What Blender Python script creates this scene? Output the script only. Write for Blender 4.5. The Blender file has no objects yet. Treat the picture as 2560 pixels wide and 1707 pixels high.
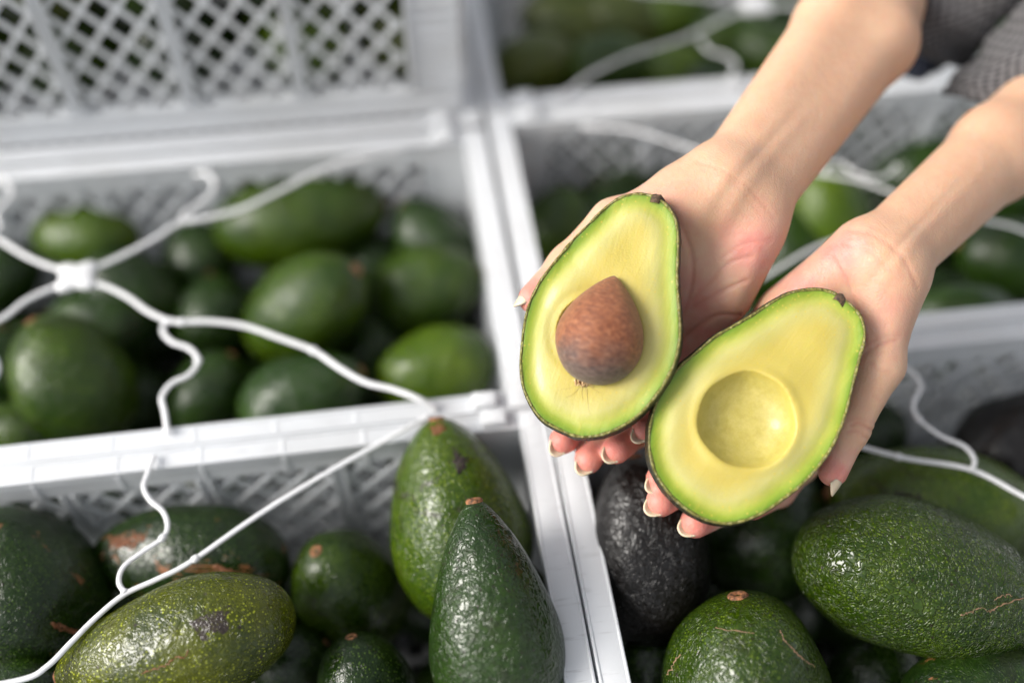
import bpy, math, random
import numpy as np
from mathutils import Vector, Matrix, Quaternion
random.seed(7); rng = np.random.RandomState(7)
SC = bpy.context.scene; COL = SC.collection

# ---------------------------------------------------------------- camera
FPX = 2571.0
_N = np.array([-60., 1927., FPX]); _D = np.array([-620., -3453., FPX])
_up = -_N/np.linalg.norm(_N); _y = _D-_up*_D.dot(_up); _y /= np.linalg.norm(_y); _x = np.cross(_y, _up)
R = np.stack([_x, _y, _up])                 # camera axes (right, down, forward) -> world
RIM = 0.17                                   # height of the crate rims above the ground
H = 0.50                                     # camera height above the rims
CAM = np.array([0, 0, RIM+H])
cd = bpy.data.cameras.new('camera'); cam = bpy.data.objects.new('camera', cd); COL.objects.link(cam)
SC.camera = cam
cam.matrix_world = Matrix(((R[0,0], -R[0,1], -R[0,2], CAM[0]), (R[1,0], -R[1,1], -R[1,2], CAM[1]),
                           (R[2,0], -R[2,1], -R[2,2], CAM[2]), (0, 0, 0, 1)))
cd.sensor_width = 36; cd.lens = FPX/2560*36; cd.clip_start = 0.02; cd.clip_end = 200
cd.dof.use_dof = True; cd.dof.focus_distance = 0.508; cd.dof.aperture_fstop = 1.35; cd.dof.aperture_blades = 0

# ---------------------------------------------------------------- light
SUN_EL, SUN_AZ = math.radians(36), math.radians(-94)      # azimuth from +y towards +x
w = bpy.data.worlds.new("World"); SC.world = w; w.use_nodes = True
nt = w.node_tree; bg = nt.nodes['Background']
sky = nt.nodes.new('ShaderNodeTexSky'); sky.sky_type = 'NISHITA'; sky.sun_disc = False
sky.sun_elevation = SUN_EL; sky.sun_rotation = SUN_AZ; sky.air_density = 1.0; sky.dust_density = 3.0
hs = nt.nodes.new('ShaderNodeHueSaturation'); hs.inputs['Saturation'].default_value = 0.22
nt.links.new(sky.outputs[0], hs.inputs['Color']); nt.links.new(hs.outputs[0], bg.inputs['Color'])
bg.inputs['Strength'].default_value = 0.15
sl = bpy.data.lights.new('sun', 'SUN'); sl.energy = 2.3; sl.angle = math.radians(26); sl.color = (1.0, 0.955, 0.89)
so = bpy.data.objects.new('sun', sl); COL.objects.link(so)
sd = Vector((math.sin(SUN_AZ)*math.cos(SUN_EL), math.cos(SUN_AZ)*math.cos(SUN_EL), math.sin(SUN_EL)))
so.rotation_euler = sd.to_track_quat('Z', 'Y').to_euler()
so.location = sd*3
SC.view_settings.view_transform = 'Standard'; SC.view_settings.look = 'None'; SC.view_settings.gamma = 1
SC.view_settings.exposure = 0.62
SC.cycles.max_bounces = 8; SC.cycles.diffuse_bounces = 4; SC.cycles.glossy_bounces = 3

# ---------------------------------------------------------------- geometry helpers
def ray(px, py):
    return R @ np.array([(px-1280)/FPX, (py-853.5)/FPX, 1.0])
def on_h(px, py, dz=0.0):                    # point on the horizontal plane dz above the rims
    r = ray(px, py); t = (dz-H)/r[2]
    return CAM + r*t, t
def P(px, py, Z): return CAM + ray(px, py)*Z
def cam2w(a): return CAM + np.asarray(a) @ R.T
def camv(px, py, Z): return np.array([(px-1280)/FPX*Z, (py-853.5)/FPX*Z, Z])

def mesh_obj(name, verts, faces, mat=None, parent=None, smooth=False):
    me = bpy.data.meshes.new(name)
    me.from_pydata([tuple(map(float, v)) for v in verts], [], faces)
    me.update()
    if mat: me.materials.append(mat)
    if smooth: me.polygons.foreach_set('use_smooth', [True]*len(me.polygons))
    o = bpy.data.objects.new(name, me); COL.objects.link(o)
    if parent is not None: o.parent = parent
    return o
def tag(o, label=None, cat=None, group=None, kind=None):
    if label: o['label'] = label
    if cat: o['category'] = cat
    if group: o['group'] = group
    if kind: o['kind'] = kind
    return o
def empty(name, loc, label, cat, group=None):
    o = bpy.data.objects.new(name, None); o.empty_display_size = .02
    o.location = loc; COL.objects.link(o); return tag(o, label, cat, group)
def attr(o, name, vals):
    a = o.data.attributes.new(name, 'FLOAT', 'POINT'); a.data.foreach_set('value', np.asarray(vals, dtype=np.float32))

class MB:
    def __init__(s): s.v = []; s.f = []
    def add(s, V, F):
        b = len(s.v); s.v += [tuple(p) for p in V]; s.f += [tuple(i+b for i in q) for q in F]
    def box(s, a, b):
        x0, y0, z0 = a; x1, y1, z1 = b
        V = [(x0,y0,z0),(x1,y0,z0),(x1,y1,z0),(x0,y1,z0),(x0,y0,z1),(x1,y0,z1),(x1,y1,z1),(x0,y1,z1)]
        s.add(V, [(0,3,2,1),(4,5,6,7),(0,1,5,4),(1,2,6,5),(2,3,7,6),(3,0,4,7)])
    def bar(s, p, q, wv, tv):               # box along p-q, half-width vector wv, half-thickness vector tv
        p, q, wv, tv = map(np.array, (p, q, wv, tv))
        V = [p-wv-tv, p+wv-tv, p+wv+tv, p-wv+tv, q-wv-tv, q+wv-tv, q+wv+tv, q-wv+tv]
        s.add(V, [(0,1,2,3),(7,6,5,4),(0,4,5,1),(1,5,6,2),(2,6,7,3),(3,7,4,0)])
    def build(s, name, mat, parent=None, bevel=0, smooth=False):
        o = mesh_obj(name, s.v, s.f, mat, parent, smooth)
        if bevel:
            m = o.modifiers.new('b', 'BEVEL'); m.width = bevel; m.segments = 2; m.limit_method = 'ANGLE'; m.angle_limit = .6
            o.data.polygons.foreach_set('use_smooth', [True]*len(o.data.polygons))
        return o

def catmull(pts, n=8, closed=False):
    pts = np.array(pts, float); N = len(pts); out = []
    rngi = range(N) if closed else range(N-1)
    for i in rngi:
        g = lambda j: pts[j % N] if closed else pts[min(max(j, 0), N-1)]
        p0, p1, p2, p3 = g(i-1), g(i), g(i+1), g(i+2)
        for t in np.linspace(0, 1, n, endpoint=False):
            out.append(.5*((2*p1)+(-p0+p2)*t+(2*p0-5*p1+4*p2-p3)*t*t+(-p0+3*p1-3*p2+p3)*t**3))
    if not closed: out.append(pts[-1])
    return np.array(out)

def tube(mb, pts, rad, seg=10, flat=1.0):
    pts = np.array(pts); n = len(pts); rad = np.broadcast_to(rad, (n,))
    T = np.gradient(pts, axis=0); T /= np.linalg.norm(T, axis=1)[:, None]+1e-9
    V = []; up = np.array([0, 0, 1.])
    for i in range(n):
        s = np.cross(T[i], up); s /= np.linalg.norm(s)+1e-9; u = np.cross(s, T[i])
        for k in range(seg):
            a = 2*math.pi*k/seg
            V.append(pts[i]+rad[i]*(math.cos(a)*s+flat*math.sin(a)*u))
    F = [(i*seg+k, i*seg+(k+1) % seg, (i+1)*seg+(k+1) % seg, (i+1)*seg+k) for i in range(n-1) for k in range(seg)]
    F += [tuple(range(seg-1, -1, -1)), tuple((n-1)*seg+k for k in range(seg))]
    mb.add(V, F)

# ---------------------------------------------------------------- material helpers
class NT:
    def __init__(s, name):
        s.m = bpy.data.materials.new(name); s.m.use_nodes = True; s.t = s.m.node_tree
        s.b = s.t.nodes['Principled BSDF']; s.out = s.t.nodes['Material Output']
    def n(s, typ, **kw):
        nd = s.t.nodes.new(typ)
        for k, v in kw.items():
            if k.startswith('_'): setattr(nd, k[1:], v)
            else: nd.inputs[k.replace('__', ' ')].default_value = v
        return nd
    def l(s, a, b): s.t.links.new(a, b)
    def ramp(s, src, stops, interp='LINEAR'):
        r = s.t.nodes.new('ShaderNodeValToRGB'); r.color_ramp.interpolation = interp
        els = r.color_ramp.elements
        while len(els) < len(stops): els.new(.5)
        for e, (p, c) in zip(els, stops):
            e.position = p; e.color = (c if len(c) == 4 else (*c, 1)) if hasattr(c, '__len__') else (c, c, c, 1)
        s.l(src, r.inputs[0]); return r.outputs[0]
    def mix(s, fac, a, b, mode='MIX'):
        m = s.t.nodes.new('ShaderNodeMix'); m.data_type = 'RGBA'; m.blend_type = mode
        for sock, v in ((m.inputs[0], fac), (m.inputs[6], a), (m.inputs[7], b)):
            if hasattr(v, 'is_output'): s.l(v, sock)
            elif hasattr(v, '__len__'): sock.default_value = (*v, 1)
            else: sock.default_value = v
        return m.outputs[2]
    def math(s, op, a, b=0.0, clamp=False):
        m = s.t.nodes.new('ShaderNodeMath'); m.operation = op; m.use_clamp = clamp
        for sock, v in ((m.inputs[0], a), (m.inputs[1], b)):
            if hasattr(v, 'is_output'): s.l(v, sock)
            else: sock.default_value = v
        return m.outputs[0]

def obj_coord(t, off=(0, 0, 0), scale=(1, 1, 1)):
    tc = t.n('ShaderNodeTexCoord'); mp = t.n('ShaderNodeMapping')
    mp.inputs['Location'].default_value = off; mp.inputs['Scale'].default_value = scale
    t.l(tc.outputs['Object'], mp.inputs[0]); return mp.outputs[0]

def noise(t, vec, scale, detail=3, rough=.55, dist=0):
    n = t.n('ShaderNodeTexNoise'); n.inputs['Scale'].default_value = scale; n.inputs['Detail'].default_value = detail
    n.inputs['Roughness'].default_value = rough; n.inputs['Distortion'].default_value = dist
    t.l(vec, n.inputs['Vector']); return n.outputs['Fac']
def voro(t, vec, scale, feat='F1', rnd=1.0, smooth=None):
    n = t.n('ShaderNodeTexVoronoi'); n.feature = feat; n.inputs['Scale'].default_value = scale
    n.inputs['Randomness'].default_value = rnd
    if smooth is not None: n.inputs['Smoothness'].default_value = smooth
    t.l(vec, n.inputs['Vector']); return n

def plastic(name, col, rough=.38, grime=.25, trans=.32):
    t = NT(name); v = obj_coord(t)
    n1 = noise(t, v, 14, 5); n2 = noise(t, v, 160, 3)
    g = t.ramp(n1, [(.42, 0.0), (.75, 1.0)])
    c = t.mix(t.math('MULTIPLY', g, grime), col, (col[0]*.62, col[1]*.60, col[2]*.55))
    sc_ = t.ramp(noise(t, obj_coord(t, (3, 1, 2), (1, 9, 9)), 40, 4), [(.62, 0.0), (.72, 1.0)])
    c = t.mix(t.math('MULTIPLY', sc_, .30), c, (.35, .34, .33))
    t.l(c, t.b.inputs['Base Color'])
    t.l(t.math('ADD', t.math('MULTIPLY', n2, .25), rough-.12), t.b.inputs['Roughness'])
    bp = t.n('ShaderNodeBump', Strength=.15, Distance=.0006); t.l(n2, bp.inputs['Height']); t.l(bp.outputs[0], t.b.inputs['Normal'])
    tr = t.n('ShaderNodeBsdfTranslucent'); t.l(c, tr.inputs['Color']); mx = t.n('ShaderNodeMixShader'); mx.inputs[0].default_value = trans
    t.l(t.b.outputs[0], mx.inputs[1]); t.l(tr.outputs[0], mx.inputs[2]); t.l(mx.outputs[0], t.out.inputs['Surface'])
    return t.m
M_CRATE = plastic('crate_plastic', (.885, .90, .92))
M_WEB = plastic('web_plastic', (.86, .86, .87), .32, .08, .2)

STY = {   # main colour, second colour, lenticel colour, dark blotch colour
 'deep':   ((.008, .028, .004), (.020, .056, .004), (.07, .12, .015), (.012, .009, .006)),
 'green':  ((.018, .052, .003), (.046, .095, .003), (.13, .19, .012), (.018, .013, .007)),
 'bright': ((.038, .095, .004), (.080, .145, .004), (.22, .29, .015), (.020, .014, .010)),
 'yellow': ((.110, .140, .003), (.032, .056, .005), (.34, .38, .02), (.028, .017, .017)),
 'blue':   ((.018, .050, .013), (.034, .082, .014), (.012, .011, .008), (.022, .014, .013)),
 'black':  ((.009, .008, .009), (.017, .014, .016), (.030, .025, .025), (.008, .007, .007)),
 'olive':  ((.050, .080, .008), (.085, .110, .010), (.13, .17, .03), (.03, .03, .010)),
}
def skin_mat(name, style, seed, bump=1.0, blotch=.35, scar=.0, rough=.27, speck=.6, wrinkle=.5, patch=None, freck=.55, lite=1.0):
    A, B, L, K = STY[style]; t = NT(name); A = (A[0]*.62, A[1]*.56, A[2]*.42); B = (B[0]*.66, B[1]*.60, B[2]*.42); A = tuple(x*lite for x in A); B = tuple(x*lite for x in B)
    off = (seed*1.7, seed*2.3, seed*.9)
    v = obj_coord(t, off); raw = obj_coord(t)
    big = noise(t, v, 26, 4, .6, .6)
    c = t.mix(t.ramp(big, [(.36, 0.0), (.66, 1.0)]), A, B)
    fine = noise(t, v, 420, 3, .6)
    c = t.mix(t.math('MULTIPLY', t.ramp(fine, [(.4, 0.0), (.65, 1.0)]), .45), c, (A[0]*.45, A[1]*.5, A[2]*.5))
    vz = voro(t, v, 520); sp = t.ramp(vz.outputs['Distance'], [(.16, 1.0), (.34, 0.0)])
    spm = t.ramp(noise(t, v, 60, 3), [(.38, 0.15), (.62, 1.0)])
    c = t.mix(t.math('MULTIPLY', t.math('MULTIPLY', sp, spm), speck), c, L)
    wr0 = noise(t, v, 250, 1, .4, 1.6)
    ridge = t.ramp(t.math('ABSOLUTE', t.math('SUBTRACT', wr0, .5)), [(0.0, 1.0), (.035, 0.0)])
    c = t.mix(t.math('MULTIPLY', ridge, .30*wrinkle), c, (L[0]*.8, L[1]*.75, L[2]*.9))
    bl = t.ramp(noise(t, v, 38, 6, .68, 1.2), [(.555, 0.0), (.64, 1.0)])
    c = t.mix(t.math('MULTIPLY', bl, blotch), c, K)
    vz2 = voro(t, v, 150 if freck > .4 else 210); dk = t.ramp(vz2.outputs['Distance'], [(.09, 1.0), (.17, 0.0)])
    dkm = t.ramp(vz2.outputs['Color'], [(freck, 0.0), (freck+.05, 1.0)])
    c = t.mix(t.math('MULTIPLY', t.math('MULTIPLY', dk, dkm), .75), c, (K[0]*.9, K[1]*.8, K[2]*.8))
    if patch:                                # a purple-black ripening patch: centre and radius in object space
        for (pc, pr) in patch:
            d = t.n('ShaderNodeVectorMath'); d.operation = 'DISTANCE'; t.l(raw, d.inputs[0]); d.inputs[1].default_value = pc
            pm = t.math('ADD', t.math('DIVIDE', d.outputs['Value'], pr), t.math('MULTIPLY', noise(t, v, 90, 5, .7), 1.1))
            pm = t.ramp(pm, [(.95, 1.0), (1.35, 0.0)])
            c = t.mix(t.math('MULTIPLY', pm, .85), c, (.030, .018, .022))
    if scar > 0:
        s1 = noise(t, obj_coord(t, (seed*3.1, seed, 4), (.35, 1.3, 1.3)), 34, 7, .75, 1.5)
        sm = t.ramp(s1, [(.625-.05*scar, 0.0), (.65-.05*scar, 1.0)])
        c = t.mix(t.math('MULTIPLY', sm, .85), c, (.24, .088, .030))
        rough_add = t.math('MULTIPLY', sm, .35)
    t.l(c, t.b.inputs['Base Color'])
    rr = t.math('ADD', t.math('MULTIPLY', noise(t, v, 130, 3), .20), rough-.17)
    if scar > 0: rr = t.math('ADD', rr, rough_add)
    t.l(rr, t.b.inputs['Roughness'])
    t.b.inputs['Specular IOR Level'].default_value = .42
    # pebbly, wrinkled relief
    wb = noise(t, v, 250, 1, .4, 1.6)
    wr = t.ramp(t.math('ABSOLUTE', t.math('SUBTRACT', wb, .5)), [(0, 0.0), (.05, .55), (.13, 1.0)], 'B_SPLINE')
    pb = voro(t, v, 240, 'SMOOTH_F1', 1, .8).outputs['Distance']
    h = t.math('ADD', t.math('MULTIPLY', wr, 1.0*wrinkle), t.math('MULTIPLY', pb, .9))
    h = t.math('ADD', h, t.math('MULTIPLY', noise(t, v, 75, 1), 3.0))
    bp = t.n('ShaderNodeBump', Strength=1.0, Distance=.00030*bump)
    t.l(h, bp.inputs['Height']); t.l(bp.outputs[0], t.b.inputs['Normal'])
    return t.m
def stem_mat():
    t = NT('stem_scar_mat'); v = obj_coord(t)
    c = t.mix(t.ramp(noise(t, v, 500, 5), [(.35, 0.0), (.65, 1.0)]), (.06, .028, .014), (.36, .15, .060))
    t.l(c, t.b.inputs['Base Color']); t.b.inputs['Roughness'].default_value = .75
    bp = t.n('ShaderNodeBump', Strength=.8, Distance=.0008); t.l(noise(t, v, 700, 4), bp.inputs['Height']); t.l(bp.outputs[0], t.b.inputs['Normal'])
    return t.m
M_STEM = stem_mat()

# ---------------------------------------------------------------- ground
gm = NT('ground_mat'); gv = obj_coord(gm)
gm.l(gm.ramp(noise(gm, gv, 9, 8), [(.3, (.035, .035, .036)), (.7, (.075, .073, .070))]), gm.b.inputs['Base Color'])
gm.b.inputs['Roughness'].default_value = .8
g = mesh_obj('ground', [(-60, -60, 0), (60, -60, 0), (60, 60, 0), (-60, 60, 0)], [(0, 1, 2, 3)], gm.m); tag(g, kind='structure')

# ---------------------------------------------------------------- crates
CW, CD, CH = .546, .240, .168
RW, RD = .0155, .0125                        # rim rail widths on the short / long sides
def lattice(L, z0, z1, pitch=.0225, hw=.0021):
    """diagonal bars inside a bay, in (s, z) coordinates: list of segments"""
    segs = []; Hh = z1-z0
    for sgn in (1, -1):
        k = -int(Hh/pitch)-2
        while k*pitch < L+Hh+pitch:
            s0 = k*pitch if sgn == 1 else k*pitch+ .0
            # line s = s0 + sgn*(z-z0)*.85
            pts = []
            m = .85*sgn
            zlo, zhi = 0, Hh
            sa, sb = s0+m*zlo, s0+m*zhi
            # clip to 0..L
            def clip(z, s):
                return z, s
            lo, hi = 0.0, Hh
            for bound in (0, L):
                zz = (bound-s0)/m
                if m > 0:
                    if bound == 0: lo = max(lo, zz)
                    else: hi = min(hi, zz)
                else:
                    if bound == L: lo = max(lo, zz)
                    else: hi = min(hi, zz)
            if hi-lo > .002: segs.append(((s0+m*lo, z0+lo), (s0+m*hi, z0+hi), sgn))
            k += 1
    return segs
def build_crate(name, loc, label, sy=1.0, web=None):
    root = empty(name, loc, label, 'crate', 'white plastic crates of avocados'); root.scale = (1, sy, 1)
    x1, y1 = CW/2, CD/2
    wi = .0105                               # wall plane inset from the outer rim edge
    # walls : (origin, direction along, inward normal, length, bays)
    walls = [((-x1+wi, -y1+wi), (1, 0), (0, 1), CW-2*wi, 6), ((-x1+wi, y1-wi), (1, 0), (0, -1), CW-2*wi, 6),
             ((-x1+wi, -y1+wi), (0, 1), (1, 0), CD-2*wi, 2), ((x1-wi, -y1+wi), (0, 1), (-1, 0), CD-2*wi, 2)]
    zt, zb = -.019, -CH+.024
    for (o, d, n, L, nb) in walls:
        o = np.array([*o, 0.]); d = np.array([*d, 0.]); n = np.array([*n, 0.]); cs = .036   # solid corner width
        def W(s, z, q=0.0): return o+d*s+n*q+np.array([0, 0, z])
        def slab(m, s0, s1, za, zb_, q0, q1):
            a, b = W(s0, za, q0), W(s1, zb_, q1); m.box(np.minimum(a, b), np.maximum(a, b))
        tb = MB(); slab(tb, 0.0005, L-.0005, zt, -.0035, -.0008, .0018)
        s = .02
        while s < L-.02: slab(tb, s, s+.0020, zt-.0001, -.0036, -.0032, .0026); s += .0456
        tb.build('wall_band', M_CRATE, root)
        bb = MB(); slab(bb, 0.0005, L-.0005, -CH+.0005, zb, -.0012, .0016); slab(bb, .0006, L-.0006, zb-.004, zb-.0005, -.0032, .0030); bb.build('wall_base', M_CRATE, root)
        for s0, s1 in ((.001, cs), (L-cs, L-.001)):
            cp = MB(); slab(cp, s0, s1, zb, zt, -.0006, .0014)
            z = zb+.006
            while z < zt-.003: slab(cp, s0+.0005, s1-.0005, z, z+.0016, -.0050, .0013); z += .0105
            for ss in (s0, s1-.0022): slab(cp, ss+.0002, ss+.002, zb+.0004, zt-.0004, -.0054, .0032)
            cp.build('corner_panel', M_CRATE, root)
        bay = (L-2*cs)/nb
        for k in range(nb):
            s0 = cs+k*bay
            lp = MB()
            for (p, q, sg) in lattice(bay-.006, zb, zt):
                a, b = W(p[0]+s0+.003, p[1]), W(q[0]+s0+.003, q[1]); dv = b-a; dv /= np.linalg.norm(dv)
                wv = np.cross(dv, n)*.0016
                lp.bar(a+n*(.0004*sg), b+n*(.0004*sg), wv, n*.0009)
            lp.build('lattice_panel', M_CRATE, root)
            if k:
                po = MB(); slab(po, s0-.0045, s0+.0045, zb, zt, -.0004, .0012); slab(po, s0-.0042, s0-.0026, zb+.0004, zt-.0004, -.0036, .0028); slab(po, s0+.0026, s0+.0042, zb+.0004, zt-.0004, -.0036, .0028)
                po.build('wall_post', M_CRATE, root)
    # rim rails with raised lips and cross ribs
    for sx in (-1, 1):
        m = MB(); a, b = (sx*x1, sx*(x1-RW)); xa, xb = min(a, b), max(a, b)
        m.box((xa, -y1, -.0026), (xb, y1, -.0008))
        m.box((sx*x1-(.0018 if sx > 0 else 0), -y1+.0003, -.014), (sx*x1+(0 if sx > 0 else .0018), y1-.0003, -.0002))
        i0 = sx*(x1-RW); m.box((min(i0, i0+sx*.0018), -y1+RD, -.010), (max(i0, i0+sx*.0018), y1-RD, -.0003))
        m.build('rim_rail', M_CRATE, root, .0007)
    for sy_ in (-1, 1):
        m = MB(); a, b = sy_*y1, sy_*(y1-RD); ya, yb = min(a, b), max(a, b)
        m.box((-x1+RW, ya, -.0035), (x1-RW, yb, -.0017))
        m.box((-x1+.002, sy_*y1-(.0018 if sy_ > 0 else 0), -.0141), (x1-.002, sy_*y1+(0 if sy_ > 0 else .0018), -.0001))
        i0 = sy_*(y1-RD); m.box((-x1+RW, min(i0, i0+sy_*.0018), -.0101), (x1-RW, max(i0, i0+sy_*.0018), -.0004))
        x = -x1+.03
        while x < x1-.02: m.box((x, ya+.0012, -.0019), (x+.0022, yb-.0012, -.0013)); x += .0456
        m.build('rim_rail', M_CRATE, root, .0007)
        for sx in (-1, 1):
            t = MB(); cx, cy = sx*(x1-.030), sy_*(y1-.006)
            t.box((cx-.0068, cy-.0045, -.0030), (cx+.0068, cy+.0045, .0048)); t.build('stacking_tab', M_CRATE, root, .0008)
            t = MB(); cx, cy = sx*(x1-.009), sy_*(y1-.008)
            t.box((cx-.0065, cy-.0060, -.0125), (cx+.0065, cy+.0060, -.0005)); t.build('corner_block', M_CRATE, root, .002)
    fl = MB(); i = wi+.004
    x = -x1+i
    while x < x1-i: fl.box((x, -y1+i, -CH+.001), (x+.004, y1-i, -CH+.004)); x += .016
    y = -y1+i
    while y < y1-i: fl.box((-x1+i, y, -CH+.0015), (x1-i, y+.004, -CH+.0045)); y += .016
    fl.build('base_grid', M_CRATE, root)
    return root
def crate_copy(src, loc, label, sy=1.0):
    r = src.copy(); COL.objects.link(r); r.location = loc; r.scale = (1, sy, 1); r['label'] = label
    for ch in list(src.children):
        c = ch.copy(); COL.objects.link(c); c.parent = r
    return r
XA, XD = .070-CW/2, .0745+CW/2
crA = build_crate('plastic_crate', (XA, .442, RIM), 'white lattice crate left of centre, its avocados under the spider-shaped plastic web')
crB = crate_copy(crA, (XA+.004, .201, RIM), 'white crate at the lower left front with the upright pear-shaped avocados')
crC = crate_copy(crA, (XD+.001, .225, RIM), 'white crate at the lower right front under the hand holding the pitless half')
crD = crate_copy(crA, (XD, .462, RIM), 'white crate at middle right crossed by both forearms', .96)
crE = crate_copy(crA, (XD-.002, .703, RIM), 'white crate at the back right, full of pale blurred avocados behind the forearm')
crF0 = crate_copy(crA, (XA, .687, RIM), 'white crate at the back left carrying a second lattice crate on its rim')
crF = crate_copy(crA, (XA-.004, .692, RIM+CH+.001), 'white lattice crate at the top left, stacked one level higher than the others')

# ---------------------------------------------------------------- plastic retaining webs
K = 2560/2352.
def pl(pts, dz=.007): return [on_h(x*K, y*K, dz)[0] for x, y in pts]
def build_web(loc, arms, branches, label, hub=None, rad=.0021):
    root = empty('retaining_web', loc, label, 'crate web', 'white plastic webs over the crates')
    L = np.array(loc)
    def mk(nm, pts, r0, knots=()):
        p = catmull(pts, 8); m = MB(); rr = np.full(len(p), r0); rr[:3] *= 1.5; rr[-3:] *= 1.25
        tube(m, p-L, rr, 12, .8)
        for kn in knots:
            c = p[int(kn*(len(p)-1))]-L; d = np.array([0.0028, 0, 0])
            q = p[min(len(p)-1, int(kn*(len(p)-1))+1)]-L; dd = (q-c); dd /= np.linalg.norm(dd)
            tube(m, [c-dd*.0028, c-dd*.001, c+dd*.001, c+dd*.0028], [r0*.7, r0*1.45, r0*1.45, r0*.7], 12, .9)
        m.build(nm, M_WEB, root, smooth=True)
    for a, kn in arms: mk('web_arm', a, rad, kn)
    for b, kn in branches: mk('web_branch', b, rad*.92, kn)
    if hub is not None:
        m = MB(); h = np.array(hub)-L; n = 28; V = []; 
        for (s, z) in ((0, .0034), (.6, .0033), (.9, .0024), (1, 0), (.9, -.0018), (0, -.002)):
            for k in range(n):
                a = 2*math.pi*k/n; rr = .0115*(1+.22*math.cos(4*a+math.pi))*s
                V.append(h+np.array([rr*math.cos(a)*1.15, rr*math.sin(a)*1.05, z]))
        F = [(i*n+k, i*n+(k+1) % n, (i+1)*n+(k+1) % n, (i+1)*n+k) for i in range(5) for k in range(n)]
        m.add(V, F)
        m.build('hub', M_WEB, root, smooth=True)
        m = MB(); tube(m, [h+np.array([.002, -.004, .002]), h+np.array([.002, -.004, .0052])], [.0034, .0026], 16); tube(m, [h+np.array([-.004, .005, .001]), h+np.array([-.004, .005, .0042])], [.0026, .002], 16)
        m.build('hub_knob', M_WEB, root, smooth=True)
    return root
hubA = on_h(178*K, 636*K, .007)[0]
def mir(pts, c, mx, my):
    c = np.array(c); return [np.array([c[0]+(p[0]-c[0])*mx, c[1]+(p[1]-c[1])*my, p[2]]) for p in pts]
A_ne = pl([(190, 622), (235, 608), (300, 578), (360, 545), (415, 512), (480, 500), (560, 478), (640, 440), (715, 402), (780, 375), (850, 358), (915, 336)])
A_ne[-1][2] = RIM+.001
A_se = pl([(190, 650), (235, 655), (290, 680), (345, 718), (400, 738), (480, 738), (560, 748), (640, 775), (720, 805), (780, 845), (840, 878), (900, 893), (960, 915), (1000, 925)])
A_se[-1][2] = RIM+.001
A_bn = pl([(418, 510), (425, 488), (455, 470), (485, 445), (493, 420), (478, 400), (448, 386)], .006); A_bn[-1][2] = RIM+.001
A_bs = pl([(382, 738), (374, 760), (395, 785), (435, 800), (455, 828), (435, 860), (395, 880), (372, 912), (378, 945), (380, 985)], .006); A_bs[-1][2] = RIM+.001
A_sw = pl([(160, 650), (120, 662), (60, 690), (10, 728), (-60, 760), (-180, 800), (-300, 860), (-420, 920)])
A_nw = pl([(160, 625), (110, 610), (60, 588), (0, 552), (-60, 520), (-150, 500), (-250, 470), (-340, 430)])
A_bw = pl([(-20, 540), (0, 520), (-8, 495), (10, 470), (28, 445), (15, 420), (0, 405)], .006)
A_bw2 = pl([(-40, 750), (-55, 780), (-20, 810), (-5, 850), (-30, 900), (-45, 950), (-30, 1010)], .006)
wA = build_web(tuple(hubA), [(A_ne, (.42,)), (A_se, (.33, .62)), (A_sw, ()), (A_nw, ())], [(A_bn, ()), (A_bs, (.45,)), (A_bw, ()), (A_bw2, ())],
               'white plastic web with a central hub stretched over the left middle crate', hubA, .0018)
B_arm = pl([(985, 950), (930, 985), (860, 1025), (770, 1075), (660, 1140), (560, 1205), (435, 1292), (360, 1330), (285, 1365), (220, 1418), (160, 1478), (110, 1528), (50, 1560), (-30, 1568)], .004)
B_arm[0][2] = RIM+.001
B_br = pl([(288, 1362), (273, 1335), (285, 1300), (330, 1265), (370, 1238), (385, 1210), (375, 1175), (345, 1148), (330, 1118), (340, 1085), (350, 1040)], .004); B_br[-1][2] = RIM+.001
B_hub = on_h(-130*K, 1590*K, .006)[0]; B_arm[-1] = B_hub
wB = build_web(tuple(B_hub), [(B_arm, (.46,)), (mir(B_arm, B_hub, -1, 1), ()), (mir(B_arm, B_hub, 1, -1), ()), (mir(B_arm, B_hub, -1, -1), ())], [(B_br, (.42,))],
               'thin white plastic web over the lower left crate, its straight arm running to the corner', B_hub, .0015)
C_arm = pl([(1300, 985), (1500, 985), (1700, 985), (1850, 990), (1965, 1022), (2080, 1052), (2230, 1078), (2352, 1140), (2450, 1185)], .005)
C_br = pl([(2232, 1080), (2238, 1055), (2215, 1025), (2160, 1000), (2110, 962), (2098, 928), (2115, 890), (2100, 860), (2070, 835), (2050, 790)], .006)
C_arm[0][2] = RIM+.001; C_br[-1][2] = RIM+.001; C_hub = C_arm[-1]
wC = build_web(tuple(C_hub), [(C_arm, (.62,)), (mir(C_arm, C_hub, -1, 1), ()), (mir(C_arm, C_hub, -1, -1), ())], [(C_br, (.45,))],
               'white plastic web over the lower right crate, seen right of the thumb', C_hub, .0015)
D_hub = on_h(2110*K, 470*K, .006)[0]
D1 = pl([(1340, 275), (1450, 300), (1550, 330), (1650, 360), (1760, 390), (1880, 400), (1990, 420), (2110, 470)])
D2 = pl([(1300, 900), (1500, 770), (1650, 690), (1750, 640), (1850, 580), (1930, 545), (1990, 510), (2110, 470)])
D3 = pl([(1895, 395), (1905, 380), (1930, 375), (1960, 395), (2000, 410), (2040, 400), (2060, 380)])
D4 = pl([(2110, 470), (2230, 500), (2352, 530), (2450, 600)])
for q in (D1, D2): q[0][2] = RIM+.001
wD = build_web(tuple(D_hub), [(D1, ()), (D2, ()), (D4, ())], [(D3, ())], 'white plastic web over the middle right crate, passing behind both forearms', D_hub, .0013)
E_hub = on_h(1735*K, 12*K, .007)[0]
E1 = pl([(1290, 208), (1350, 175), (1430, 135), (1500, 112), (1580, 85), (1650, 50), (1735, 12)]); E1[0][2] = RIM+.001
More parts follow.
